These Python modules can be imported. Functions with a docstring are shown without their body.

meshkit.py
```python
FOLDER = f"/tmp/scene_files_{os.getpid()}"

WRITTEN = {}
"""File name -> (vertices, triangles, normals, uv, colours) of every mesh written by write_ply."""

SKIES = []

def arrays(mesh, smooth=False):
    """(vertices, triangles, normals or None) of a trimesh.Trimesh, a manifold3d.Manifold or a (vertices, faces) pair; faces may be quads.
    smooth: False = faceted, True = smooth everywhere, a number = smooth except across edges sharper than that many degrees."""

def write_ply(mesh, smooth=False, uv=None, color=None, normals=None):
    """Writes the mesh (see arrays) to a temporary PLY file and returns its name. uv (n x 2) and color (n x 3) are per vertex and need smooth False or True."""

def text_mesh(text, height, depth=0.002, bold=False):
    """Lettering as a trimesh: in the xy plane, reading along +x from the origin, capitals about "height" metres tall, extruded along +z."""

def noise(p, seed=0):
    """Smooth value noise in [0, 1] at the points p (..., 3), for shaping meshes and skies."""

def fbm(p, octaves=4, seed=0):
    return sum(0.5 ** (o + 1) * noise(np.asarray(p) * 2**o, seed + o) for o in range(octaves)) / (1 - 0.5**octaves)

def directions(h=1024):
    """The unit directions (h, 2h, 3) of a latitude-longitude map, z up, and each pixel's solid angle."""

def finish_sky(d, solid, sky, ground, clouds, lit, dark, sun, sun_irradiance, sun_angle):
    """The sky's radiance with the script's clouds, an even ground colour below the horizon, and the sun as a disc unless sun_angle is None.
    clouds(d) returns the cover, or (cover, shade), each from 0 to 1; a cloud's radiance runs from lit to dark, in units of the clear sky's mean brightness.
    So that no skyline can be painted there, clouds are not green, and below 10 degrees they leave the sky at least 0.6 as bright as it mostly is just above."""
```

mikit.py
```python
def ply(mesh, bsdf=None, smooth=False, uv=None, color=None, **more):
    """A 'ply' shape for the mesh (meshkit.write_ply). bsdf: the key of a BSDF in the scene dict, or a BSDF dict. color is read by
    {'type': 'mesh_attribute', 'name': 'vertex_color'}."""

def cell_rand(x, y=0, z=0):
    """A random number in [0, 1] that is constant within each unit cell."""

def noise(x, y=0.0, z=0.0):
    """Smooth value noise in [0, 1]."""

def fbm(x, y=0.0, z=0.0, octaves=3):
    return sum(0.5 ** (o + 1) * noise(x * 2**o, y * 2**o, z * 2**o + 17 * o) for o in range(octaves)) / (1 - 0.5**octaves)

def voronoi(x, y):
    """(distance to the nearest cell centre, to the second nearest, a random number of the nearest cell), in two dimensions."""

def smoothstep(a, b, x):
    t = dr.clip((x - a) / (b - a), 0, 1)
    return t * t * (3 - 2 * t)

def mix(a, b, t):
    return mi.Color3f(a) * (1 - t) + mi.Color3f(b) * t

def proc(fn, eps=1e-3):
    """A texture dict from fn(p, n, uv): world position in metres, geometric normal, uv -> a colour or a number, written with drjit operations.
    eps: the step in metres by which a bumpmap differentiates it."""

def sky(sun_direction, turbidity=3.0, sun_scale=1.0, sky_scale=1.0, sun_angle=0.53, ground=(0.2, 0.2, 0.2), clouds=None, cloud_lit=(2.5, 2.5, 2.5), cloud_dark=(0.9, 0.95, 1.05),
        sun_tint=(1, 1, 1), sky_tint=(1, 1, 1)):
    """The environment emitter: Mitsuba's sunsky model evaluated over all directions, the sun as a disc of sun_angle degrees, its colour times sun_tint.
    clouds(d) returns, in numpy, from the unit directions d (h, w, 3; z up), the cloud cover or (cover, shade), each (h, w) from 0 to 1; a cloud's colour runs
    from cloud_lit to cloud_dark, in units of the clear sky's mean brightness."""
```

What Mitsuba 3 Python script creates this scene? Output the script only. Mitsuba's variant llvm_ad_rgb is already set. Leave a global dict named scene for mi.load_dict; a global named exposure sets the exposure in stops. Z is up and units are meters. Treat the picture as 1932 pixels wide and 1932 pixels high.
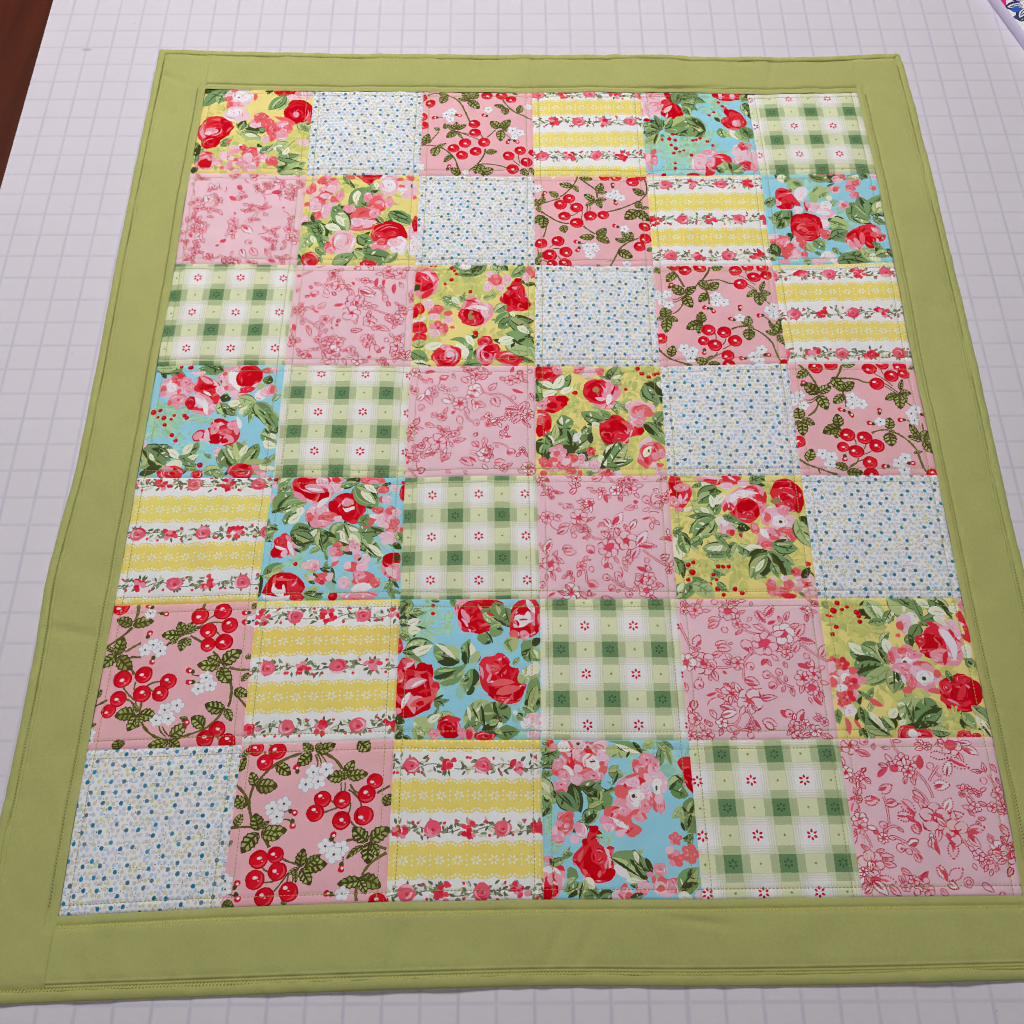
import math, random
import numpy as np, trimesh, manifold3d, drjit as dr, mitsuba as mi
import mikit, meshkit

T = mi.ScalarTransform4f
# ------------------------------------------------------------------ camera, lamps, exposure
CAM, FWD, UP = [0.3068, -0.0648, 0.75361], [0.003872, 0.435953, -0.899961], [0.00323, 0.899958, 0.435965]
scene, labels = {}, {}
scene['camera'] = {'type': 'perspective', 'fov': 53.239, 'fov_axis': 'x', 'near_clip': 0.01, 'far_clip': 30.0,
                   'to_world': T().look_at(origin=CAM, target=[a + b for a, b in zip(CAM, FWD)], up=UP)}
exposure = 0.0


def lamp(key, centre, w, d, radiance, label):
    """A flat ceiling light panel shining down."""
    scene[key] = {'type': 'rectangle', 'to_world': T().translate(centre).rotate([1, 0, 0], 180).scale([w / 2, d / 2, 1]),
                  'emitter': {'type': 'area', 'radiance': {'type': 'rgb', 'value': radiance}}}
    labels[key] = {'label': label, 'category': 'ceiling lamp'}


lamp('ceiling_lamp', [0.10, 1.22, 1.70], 0.8, 0.55, [20.8, 20.5, 20.3], 'white ceiling light panel above the far end of the table')
lamp('ceiling_lamp_001', [0.10, -0.75, 2.3], 2.2, 0.9, [1.7, 1.69, 1.75], 'dimmer ceiling light panel behind the near end of the table')

# ------------------------------------------------------------------ helpers
GAIN = 1.35


def lin(c):
    c = np.asarray(c, float) / 255
    return np.where(c <= 0.04045, c / 12.92, ((c + 0.055) / 1.055) ** 2.4)


def alb(c):
    return np.minimum(lin(c) * GAIN, 0.9)


def matte(key, col, **k):
    scene[key] = {'type': 'twosided', 'bsdf': {'type': 'principled', 'base_color': col, 'roughness': 0.95, 'specular': 0.06, **k}}


def rgb(c):
    return {'type': 'rgb', 'value': [float(x) for x in alb(c)]}


def fbm_np(x, y, octaves=3, seed=0):
    """Value noise in numpy, about -1..1."""
    def h(i, j):
        n = (i.astype(np.int64) * 374761393 + j.astype(np.int64) * 668265263 + seed * 982451653) & 0xFFFFFFFF
        n = ((n ^ (n >> 13)) * 1274126177) & 0xFFFFFFFF
        return ((n ^ (n >> 16)) & 0xFFFF) / 32767.5 - 1
    out = 0
    for o in range(octaves):
        X, Y = np.asarray(x, float) * 2 ** o + 31.7 * o, np.asarray(y, float) * 2 ** o + 11.3 * o
        i, j = np.floor(X), np.floor(Y)
        a, b = X - i, Y - j
        a, b = a * a * (3 - 2 * a), b * b * (3 - 2 * b)
        out = out + 0.5 ** o * ((h(i, j) * (1 - a) + h(i + 1, j) * a) * (1 - b) + (h(i, j + 1) * (1 - a) + h(i + 1, j + 1) * a) * b)
    return out


def grid_faces(n, m):
    i = np.arange(n * m).reshape(n, m)
    q = np.stack([i[:-1, :-1], i[1:, :-1], i[1:, 1:], i[:-1, 1:]], -1).reshape(-1, 4)
    return np.vstack([q[:, [0, 1, 2]], q[:, [0, 2, 3]]])


def sheet(P, uv=None):
    """(n, m, 3) points -> mesh facing up, and its uv."""
    f = grid_faces(*P.shape[:2])
    v = P.reshape(-1, 3)
    nz = np.cross(v[f[0, 1]] - v[f[0, 0]], v[f[0, 2]] - v[f[0, 0]])[2]
    return trimesh.Trimesh(v, f if nz > 0 else f[:, ::-1], process=False)


GRID = [[[0.5,777.1],[110.4,774.2],[222.2,773.0],[332.7,772.6],[442.8,772.6],[551.5,770.0],[663.9,772.4]],[[-0.7,664.3],[112.5,662.6],[222.2,660.7],[333.1,659.8],[442.6,659.6],[552.9,661.1],[665.7,662.4]],[[-0.1,553.9],[112.3,552.4],[222.2,551.6],[332.4,550.8],[441.6,549.8],[552.1,551.2],[664.3,553.2]],[[-0.1,441.2],[112.0,441.5],[221.8,440.2],[331.0,440.0],[440.6,439.9],[552.9,442.2],[662.7,442.1]],[[0.1,330.4],[112.2,330.5],[221.5,330.0],[330.4,331.8],[439.3,331.2],[550.3,331.1],[663.4,331.1]],[[-0.3,217.8],[110.2,221.6],[222.2,222.7],[331.7,222.4],[438.9,222.0],[549.5,221.9],[662.3,221.9]],[[-1.5,105.2],[110.9,109.3],[222.7,112.5],[330.4,111.8],[439.1,111.0],[549.8,111.6],[663.7,112.8]],[[-1.8,-7.6],[108.8,-2.8],[222.2,0.5],[330.5,1.5],[440.0,1.1],[551.1,2.3],[661.7,2.9]]]
PRINTS = {
 (0, 0): ("yrose", "b k 90 34 92 52;L g 185 6 5 223 50;L g 208 -4 146 194 50;L l 122 93 144 178 30;b q 331 105 134 111;b w 353 87 86 77;b o 236 133 36 43;b o 257 209 36 42;b o 272 21 31 26;b o 477 101 18 51;b p 330 207 48 42;b k 326 114 9 11;b q 331 324 126 92;b w 304 300 72 50;L k 639 -15 557 31 70;R d 754 25 111 69;b p 879 40 49 69;b q 941 38 56 78;b q 809 93 49 43;L g 758 77 609 267 50;L g 735 95 638 250 30;R d 884 269 134 151;b p 862 303 30 33;b o 988 359 30 33;L o 831 379 671 341 30;L l 882 411 984 474 70;L g 920 427 986 507 50;b o 810 413 48 41;R r 147 492 160 155;P r 178 361 240 376 298 457 334 464 295 538 241 587 218 491;b p 126 517 59 41;b q 100 542 35 24;R d 131 654 82 80;R p 112 866 98 109;b r 117 904 58 54;L k 361 488 423 396 70;L g 376 520 413 421 50;L k 421 495 620 515 25;b k 576 491 36 49;b g 577 500 24 29;L l 386 552 588 612 45;L c 429 567 537 581 40;b p 521 419 60 66;b o 551 352 72 58;b q 512 452 48 33;b o 617 417 60 58;b o 685 497 84 90;b p 751 430 54 49;b q 764 446 30 33;b p 750 561 60 57;b o 669 587 36 48;b q 612 612 36 40;b o 803 478 42 57;b p 770 512 36 33;H 434 836 245 148;b o 509 773 53 63;b o 694 863 53 62;b q 492 835 35 55;b q 525 928 41 54;b q 268 808 35 47;L o 223 683 329 626 50;L g 231 699 279 603 50;L k 581 787 689 682 40;L g 580 771 689 674 50;L l 678 682 830 656 50;L c 693 722 772 673 50;L l 831 814 714 690 50;L c 781 783 820 688 60;S k 3 746 784 819 672 874 615;L g 739 970 987 858 50;L k 746 924 969 935 20;L g 726 831 977 889 40;L l 784 954 940 858 30;L k 752 985 836 876 30;L l 865 952 996 981 50;b q 947 637 54 40;L g 22 890 15 751 50;b k 33 967 34 31;L k 24 813 40 671 50"),
 (1, 1): ("yrose", "H 165 136 145 146;H 160 328 144 112;b o 69 153 30 65;b o 140 463 48 47;b o 164 296 36 32;b o 272 295 42 40;b q 110 376 54 48;b q 209 423 42 79;b q 92 297 42 32;b q 185 248 48 32;b q 239 167 48 40;b p 317 247 36 64;b q 25 503 47 39;P m 399 -7 682 -11 672 38 600 80 590 121 529 114 476 50;P r 436 -7 682 -11 672 30 550 48;P r 550 65 599 48 590 121;L o 338 3 439 50 60;L k 349 76 419 116 50;L g 327 19 394 116 40;b q 744 111 93 139;b w 732 128 62 82;F w 913 158 93;b o 920 34 37 41;b o 834 60 31 25;b q 904 239 62 41;b o 850 142 31 16;b o 966 263 19 24;b k 936 133 9 20;L g 607 194 398 373 75;L c 472 196 443 325 60;L g 522 420 555 146 50;L k 592 371 485 412 40;L l 590 113 607 194 60;L c 614 97 636 178 50;L k 583 211 655 194 40;b p 562 276 43 56;b p 647 259 55 40;b o 651 347 79 88;b p 748 322 37 64;b o 617 387 61 48;b p 662 323 30 24;b o 548 467 133 87;b o 508 593 144 47;b p 400 405 54 48;b p 632 451 54 48;b q 475 547 60 55;b q 566 562 54 47;b p 424 594 30 31;b q 613 546 36 24;L g 753 434 965 543 60;L k 764 418 926 496 12;L g 780 497 954 575 40;L l 255 391 405 672 50;L g 254 375 354 437 60;L c 296 469 376 594 40;L k 263 517 405 672 12;L c 208 580 355 641 50;L g 181 533 31 581 50;L g 77 565 185 750 45;L l 96 658 5 842 60;L c 98 689 134 781 50;L g 159 549 197 750 30;L k -6 566 87 549 40;L k 80 456 111 549 40;L k 149 580 192 688 35;L g 169 688 239 841 50;L l 192 688 256 750 40;R w 375 764 118 131;b o 248 811 29 54;b p 275 856 35 38;R d 764 678 157 140;b m 681 701 60 54;b m 788 670 48 31;b p 687 809 84 62;b o 708 763 48 39;b w 854 801 78 93;b q 816 763 60 46;b q 963 653 49 86;b w 975 809 48 100;L k 710 545 635 498 70;L g 710 561 646 482 40;R d 983 559 30 87;L g 501 687 637 779 70;L g 591 794 567 909 70;L g 560 886 837 947 50;L l 743 977 845 870 50;R r 106 947 76 75;L k -15 887 36 948 50;L g 296 992 477 886 60;L l 308 992 409 932 40;L g 144 826 243 902 50;L g 197 917 214 992 40;R r 601 985 71 38;L l 475 848 562 917 50;L g 475 841 536 871 30;L l -10 812 55 887 50"),
 (2, 2): ("yrose", "G 238 206 93 114;G 487 207 81 100;G 544 683 57 55;P p -2 11 109 19 182 91 208 177 188 277 121 347 53 361 4 305;P m 0 69 76 83 137 148 157 206 117 234 7 234;P r 35 205 150 191 163 234 96 284 38 276;P m 62 305 175 234 132 333 64 361;P q 76 62 111 62 172 163 162 191;b k 19 241 29 36;L g 600 6 357 120 60;P g 336 5 379 48 403 92 473 78 588 6 566 92 463 149 380 106;L k 473 106 529 6 30;L k 520 92 565 20 30;L k 380 106 543 107 15;b w 419 27 47 36;L g 635 -1 781 50 60;L k 740 -1 770 72 60;L g 915 21 800 136 60;L l 904 7 823 93 30;L g 331 5 367 63 60;B 308 41 19;B 327 70 16;B 345 106 17;B 306 163 20;B 255 206 15;B 132 11 15;B 167 11 15;F c 678 172 70;b q 625 107 41 36;b q 615 236 46 50;b q 765 165 41 57;b q 714 250 35 36;b o 678 165 52 57;b o 962 79 41 72;b q 928 137 35 50;P m 812 179 858 144 893 180 894 251 940 308 946 364 975 407 918 484 792 476 763 420 704 378 710 335 778 265;P r 745 364 802 322 836 279 848 364 895 392 941 379 964 421 907 477 792 462;b m 882 294 40 85;b r 789 251 23 21;b r 858 165 35 21;b m 792 455 29 35;b o 872 427 17 28;b r 878 431 11 21;L k 893 165 916 208 50;B 466 285 17;P p 378 461 422 363 467 320 513 335 561 391 653 406 666 504 610 587 543 635 451 614 375 544;P r 368 503 424 447 539 475 587 545 576 601 497 628 416 600;b m 473 572 74 42;b m 402 503 34 49;b r 460 503 46 56;P w 481 426 550 412 619 448 597 469 504 447;P q 551 461 585 461 575 545;L m 422 370 532 398 20;b n 477 517 29 42;b r 494 503 17 14;L g 225 334 377 419 40;L l 237 362 366 440 40;L c 317 334 377 405 60;L g 375 327 434 377 50;L l 571 356 640 335 80;S k 3 641 363 675 335 697 286;L g 762 413 666 490 80;L l 781 490 668 601 60;L g 804 546 697 649 70;L c 792 490 838 532 60;S k 2 792 476 758 546 714 629;b m 45 453 52 56;b r 12 487 34 56;P w -9 543 50 564 105 516 112 557 50 585 4 571;b m 53 640 74 62;b m 62 736 62 48;b r 35 626 34 14;b r 74 613 23 14;b o 195 460 52 49;b q 124 411 46 49;b o 161 495 34 28;b o 288 495 34 28;b q 174 530 46 35;b q 290 565 40 42;F c 212 641 74;b q 180 696 46 41;b o 270 655 23 55;b o 326 634 23 14;P g 296 764 386 724 466 765 508 860 482 968 438 995 458 887 422 806 364 771;P c 342 792 422 806 480 874 437 955 402 901;L c 442 717 507 820 50;L l 504 914 550 955 60;L g 416 995 595 975 50;B 516 690 23;R r 597 779 62 61;R p 605 901 79 101;b m 660 847 57 54;b r 626 847 45 34;R r 797 929 113 74;R r 289 914 124 101;b p 317 887 45 47;b q 317 900 28 27;b p 276 832 45 27;L l 2 791 126 777 60;L g -6 859 145 960 60;L c -2 960 146 1000 50;L c 106 832 252 792 50;L k 21 967 146 994 10;L g 781 546 993 685 50;L g 760 698 994 862 80;L c 699 779 829 746 50;L c 716 800 829 787 40;L l 796 855 988 875 60;L k 898 929 994 970 40;L c 851 629 954 698 50;L k 908 726 994 739 40;b q 964 546 17 28;L k 896 546 987 574 40;L l 943 821 1000 943 50"),
 (3, 3): ("yrose", "G 850 58 93 70;G 746 238 69 82;G 276 348 57 67;R r 95 69 115 90;b p 175 41 40 49;b r 26 76 23 48;b r 72 104 40 28;L g 158 240 279 68 60;L c 146 227 221 89 50;L g 4 166 169 240 40;L c 38 152 158 227 40;L l 10 186 38 282 60;L c 50 295 175 247 50;L c 192 267 300 212 50;L k 4 255 33 349 80;L k -2 145 15 200 70;B 311 267 23;F c 360 33 63;b q 440 46 58 49;b q 416 88 46 28;b o 515 53 35 42;P p 368 267 392 171 439 129 508 122 599 142 656 183 677 238 652 306 592 428 525 415 435 375;P m 368 267 392 157 473 129 542 143 575 198 551 252 516 307 583 334 525 374 446 361 390 321;P r 403 253 426 184 507 170 545 239 504 293 549 334 469 348 413 307;b n 477 232 29 27;P p 547 156 599 156 626 225 601 306 549 334 516 280 557 225;P r 627 184 632 225 601 293 596 266;P w 549 347 562 279 596 266 600 334 565 388;L m 508 129 564 170 40;P q 459 307 504 300 572 320 503 347;L p 629 320 677 224 50;L g 588 142 678 -4 60;L l 599 142 687 87 60;L c 611 122 681 87 40;L l 599 136 685 176 60;L k 572 66 594 136 30;B 816 30 21;B 849 79 22;B 900 113 20;B 947 85 19;B 976 78 17;B 712 231 16;L k 863 169 993 359 80;L g 873 196 981 359 45;L k 898 155 987 223 30;L g 933 155 1004 113 50;L c 967 154 999 223 60;P m 27 363 84 295 163 288 254 321 248 375 197 429 129 463 73 429 5 443;b p 50 376 51 47;b r 209 321 51 34;b r 129 382 40 34;b r 220 375 28 20;P m 5 403 84 429 129 509 118 588 73 654 6 667;b r 34 608 39 52;b r 95 562 28 46;b o 39 509 34 40;P g 140 758 151 535 208 462 297 522 286 575 240 654 195 745;P c 213 581 174 522 208 476;P c 224 562 241 509 275 515;L l 123 706 157 549 40;L c 95 654 140 732 50;L k 73 654 129 745 40;L g 251 770 297 601 70;L g 273 796 430 666 70;L c 284 712 352 627 45;b w 307 680 22 39;L k 241 614 273 757 20;L k 306 822 428 783 30;b k 419 679 22 52;L g 352 666 431 574 50;b k 212 822 188 83;L g 129 745 240 680 50;L g 295 809 395 757 40;L g 73 680 40 835 60;b k 40 771 39 58;L g 29 809 62 719 50;F p 167 803 72;b o 156 816 28 26;H 118 918 126 76;H 305 905 143 89;b o 85 911 44 38;b o 283 860 39 38;b o 266 962 44 32;b q 228 886 33 32;L g 545 528 349 449 60;L l 512 495 473 435 50;L g 591 495 502 428 50;L c 432 548 510 581 70;S k 2 388 482 444 521 511 535;P m 488 574 511 528 567 521 591 468 648 468 714 534 780 574 835 613 822 652 755 659 720 679 707 737 653 705 596 744 518 718 492 640;P r 499 561 578 534 624 508 679 561 723 613 633 613 586 666 619 705 562 744 507 705 487 627;b m 642 666 62 59;b r 812 613 28 33;b o 542 646 39 24;b r 548 650 31 17;b m 522 561 28 20;L r 634 547 712 600 30;b m 555 574 22 20;b p 793 534 68 40;b q 741 387 45 47;b q 761 481 40 40;b q 810 360 46 27;b q 894 400 40 40;b p 807 440 74 67;b o 831 427 74 54;b o 886 460 40 27;b p 824 447 23 27;L g 849 534 999 730 40;L k 837 547 923 652 35;L l 948 613 1000 704 50;L g 917 533 1001 426 60;L k 917 533 995 553 40;L g 612 340 716 461 30;L l 640 354 713 380 50;P q 785 744 833 679 889 665 899 705 829 770 795 796;P o 808 744 888 705 955 704 997 769 994 834 936 873 879 911 845 949 812 924 769 886 782 834;L c 826 847 886 744 50;b k 867 789 7 16;b p 967 808 28 45;b p 916 834 33 32;b q 912 917 33 32;b o 946 911 28 19;b q 954 975 44 32;L k 470 937 646 949 50;L g 537 898 641 705 70;L c 538 834 630 725 50;L g 569 911 702 731 60;L c 483 822 536 930 50;L c 592 905 692 873 40;L k 536 918 703 886 12;L k 492 937 630 705 10;L g 530 930 646 949 60;L k 630 705 662 770 40;b q 437 918 55 57;F o 422 796 39;L g 382 886 438 841 40;L k 371 886 394 847 50;F p 513 981 44;b o 507 981 17 13;H 579 987 55 19;L g 381 975 425 962 50"),
 (4, 4): ("yrose", "G 186 781 92 76;G 420 737 92 89;G 193 254 59 54;P m 0 -3 89 10 98 65 168 92 176 147 135 241 96 281 59 308 4 241;P r 3 51 62 65 80 160 98 254 64 227 21 147;b p 90 106 54 34;b p 29 227 42 47;L q 80 160 86 254 30;b p 60 294 35 20;L c 95 308 156 281 50;P p 185 17 306 3 389 24 326 65 242 65;P m 232 38 389 24 415 -3 546 3 534 79 455 92 359 92;L q 270 10 413 24 20;L q 390 10 360 79 20;L c 242 65 311 106 60;P p 368 294 386 214 463 147 564 79 682 92 722 174 710 241 660 334 587 361 449 308;b q 431 92 48 34;b q 552 79 48 34;P w 432 234 455 167 536 126 629 147 669 167 579 174 506 200 455 241;b p 665 281 41 67;P m 425 321 461 308 476 268 530 200 578 194 655 254 653 347 595 400 558 413 502 387 446 347;P r 489 254 540 214 578 194 622 227 652 294 653 347 610 361 568 308 518 334 485 308;b m 565 334 53 40;b r 559 268 53 40;L m 710 241 602 187 25;L m 389 321 419 241 40;b w 538 174 48 27;R r 870 180 125 142;P r 759 106 818 51 903 38 969 92 984 174 918 119 848 106 774 133;P m 757 119 835 119 901 174 934 200 925 281 820 268 815 200 757 187;P p 832 147 878 160 934 200 876 187;P r 804 187 856 147 909 214 915 268 844 268;b m 869 254 53 34;P r 931 227 992 160 978 281 943 334 900 294;b n 777 227 36 27;L g 601 65 726 3 70;L k 688 31 722 51 50;L g 358 106 198 187 60;L g 330 160 200 241 70;L k 295 160 391 147 60;L c 310 281 300 167 40;L c 329 254 413 167 50;L l 316 347 157 268 60;L c 282 334 221 274 50;L g 327 361 121 354 30;L g 316 347 377 254 50;L g 327 361 118 492 45;L l 314 374 150 544 60;L k 277 400 157 525 15;L g 124 583 222 518 60;L g 210 518 306 492 30;b c 371 400 53 46;b q 404 440 59 59;b w 383 400 35 33;b o 423 485 35 26;b m 435 485 18 26;L m 481 492 501 531 50;L g 375 347 489 400 50;L g 430 400 567 453 50;L k 473 446 573 453 70;b q 744 321 59 53;b p 691 374 35 60;F q 808 387 100;b p 829 294 47 33;b w 790 394 53 53;b k 795 400 13 13;b o 705 361 24 40;b o 824 466 59 26;b p 703 505 99 59;L w 643 453 699 538 50;b o 602 453 35 46;b p 603 440 23 26;b p 661 570 58 32;b o 677 589 52 32;b o 865 518 41 39;b q 793 538 41 20;b o 735 531 35 20;L g 2 479 105 518 60;L c 6 518 47 698 80;L l 59 505 96 660 60;L k 82 518 130 589 30;L k 47 698 55 850 30;L g 1 686 28 825 50;L l 410 647 204 609 70;L c 271 647 357 583 40;L g 363 660 223 667 40;L c 238 622 321 596 40;L g 305 505 402 609 35;L g 402 609 400 698 60;L l 463 570 420 673 60;L g 462 583 594 667 50;L c 518 609 646 609 50;L g 538 647 679 634 40;L k 536 667 679 634 35;L g 707 576 901 615 60;L k 731 570 827 544 30;L l 743 570 847 583 20;L g 679 634 845 825 50;L k 701 647 796 850 25;L g 677 647 565 863 70;L k 669 673 619 838 50;L l 664 667 532 850 50;L c 571 800 649 698 30;L g 693 724 738 850 50;L g 1002 334 1024 505 90;L l 915 374 1001 609 50;L k 934 361 1009 380 60;L k 951 479 1005 518 20;B 96 743 19;B 132 724 17;B 121 800 25;B 89 857 17;B 309 756 18;B 344 756 17;B 384 756 17;B 270 819 16;B 290 857 14;B 236 894 21;B 296 926 23;B 333 969 16;B 416 926 18;B 465 957 19;L g -5 994 59 876 70;L g 40 1000 187 850 40;L l 116 888 269 988 70;L g 119 838 231 882 30;L c 9 950 59 876 40;L g 273 775 361 825 50;L g 289 876 374 950 40;H 778 913 149 69;H 918 888 92 88;b o 802 907 40 38;b o 674 926 34 19;F o 864 800 40;H 957 950 57 50;b m 794 981 57 19;L k 899 850 967 762 50;b m 958 737 23 19;L g 866 950 907 988 50"),
 (5, 5): ("yrose", "G 145 81 132 74;G 183 182 144 73;G 318 240 118 58;L l 20 22 65 81 60;B 90 95 25;L m 27 124 84 139 40;B 124 37 20;B 186 66 17;B 150 88 15;B 246 110 22;B 255 139 18;B 255 183 18;B 93 215 18;B 60 268 18;L l 313 15 417 197 60;L c 348 52 424 154 30;L g 326 22 382 168 20;L g 305 197 446 183 40;L g 487 96 416 204 50;L c 484 110 493 140 80;L l 476 0 656 118 90;L g 543 0 673 96 35;L g 649 7 683 183 35;L k 556 0 623 74 15;L g 670 183 889 81 30;L g 756 7 897 111 70;L k 823 7 888 155 20;L k 860 96 901 155 40;L c 739 96 867 125 60;L c 674 15 756 81 60;L g 657 183 704 212 60;b w 616 154 46 44;b q 562 198 59 73;b o 526 212 26 36;b c 630 183 23 37;b o 501 283 20 14;L g 654 198 568 312 60;L k 576 269 575 382 60;P p 649 298 704 212 819 169 903 213 936 313 928 412 882 509 805 508 686 453;b w 807 162 40 30;L c 771 140 850 213 40;P m 613 354 649 298 718 212 797 212 776 256 814 327 814 397 751 453 673 452;P r 644 326 704 284 780 298 816 383 740 439 660 452 647 383;b m 644 326 33 43;b m 696 397 65 21;P w 780 234 844 241 890 341 880 425 849 481 836 383 804 313;L m 710 183 784 212 40;b p 766 439 78 57;L m 814 397 779 508 30;P m 921 126 968 89 985 169 1003 242 994 349 936 313 927 256 968 285 949 184;b p 989 52 27 60;b c 923 81 34 38;b q 888 191 27 30;b q 908 256 26 58;b c 951 398 39 50;L q 922 184 969 213 30;L g 926 454 996 523 70;L k 933 454 993 537 15;G 967 537 32 42;P g 157 360 196 360 277 423 345 479 228 492 159 436;L c 155 332 277 423 40;L l 236 353 359 472 40;L k 182 450 358 479 30;L g 342 339 401 493 50;L k 348 382 394 493 30;L g 368 340 447 255 50;L c 399 304 442 438 50;L g 172 519 369 493 50;L k 164 573 365 513 30;L l 405 506 195 621 40;L g 431 507 398 702 60;L k 452 534 475 656 35;L g 485 561 426 682 20;F p 517 452 110;b o 527 396 52 28;L w 486 486 578 438 50;b k 513 479 13 14;b o 428 444 26 49;b p 493 521 77 42;b p 587 424 52 35;b o 624 507 64 42;F q 628 589 109;b w 628 589 58 55;b k 620 596 15 14;b o 533 616 32 62;b p 503 568 32 48;b o 497 676 32 27;b o 680 684 45 20;L w 473 561 490 643 30;b o 716 563 26 35;R d 850 699 147 136;P r 785 671 819 563 865 591 849 672 893 645 886 739 814 778 762 725;b m 875 604 58 35;b m 756 658 45 55;L m 820 752 889 632 35;P m 701 711 769 751 855 765 924 739 903 779 809 804 703 764;b r 936 712 38 61;L p 746 738 826 785 20;L g 780 536 809 618 50;L k 804 577 807 624 40;B 791 830 16;H 58 518 64 103;H 132 620 82 95;H 89 746 88 80;F o 94 484 51;b o 158 533 32 28;F o 131 627 57;F o 92 720 56;b q 21 505 25 41;b o 19 613 25 41;b w 92 812 50 39;b w 64 653 38 27;L k 168 674 250 761 25;L g 184 694 239 747 30;L o 230 728 321 787 40;L o 66 857 74 979 30;L o 114 870 153 941 30;L g 19 798 17 902 50;P l 400 762 484 716 594 737 517 815 473 918 418 879;P g 521 789 597 723 657 737 693 816 610 855 513 906;L k 702 803 506 912 40;L g 553 893 675 842 40;L k 663 907 528 893 30;L k 492 919 463 762 15;L k 500 906 518 776 12;L k 401 975 597 926 40;P g 182 793 214 826 291 891 349 994 215 980 167 890;L k 164 786 178 903 40;L c 215 819 303 968 25;L l 176 916 314 981 40;L k 198 852 349 994 10;L c 297 852 311 962 30;L c 345 866 406 801 70;L c 400 911 455 880 60;L g 369 943 297 852 60;L k 161 928 187 999 30;R r 452 969 74 52;R r 537 977 87 39;b w 483 970 31 32;b q 525 976 12 13;R r 816 986 50 33;R r 895 993 31 20;L g 604 952 737 972 60;G 776 843 63 53;L l 829 831 905 948 60;L g 902 785 998 897 50;L c 919 851 994 1000 30;L k 948 923 992 1006 20"),
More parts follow.
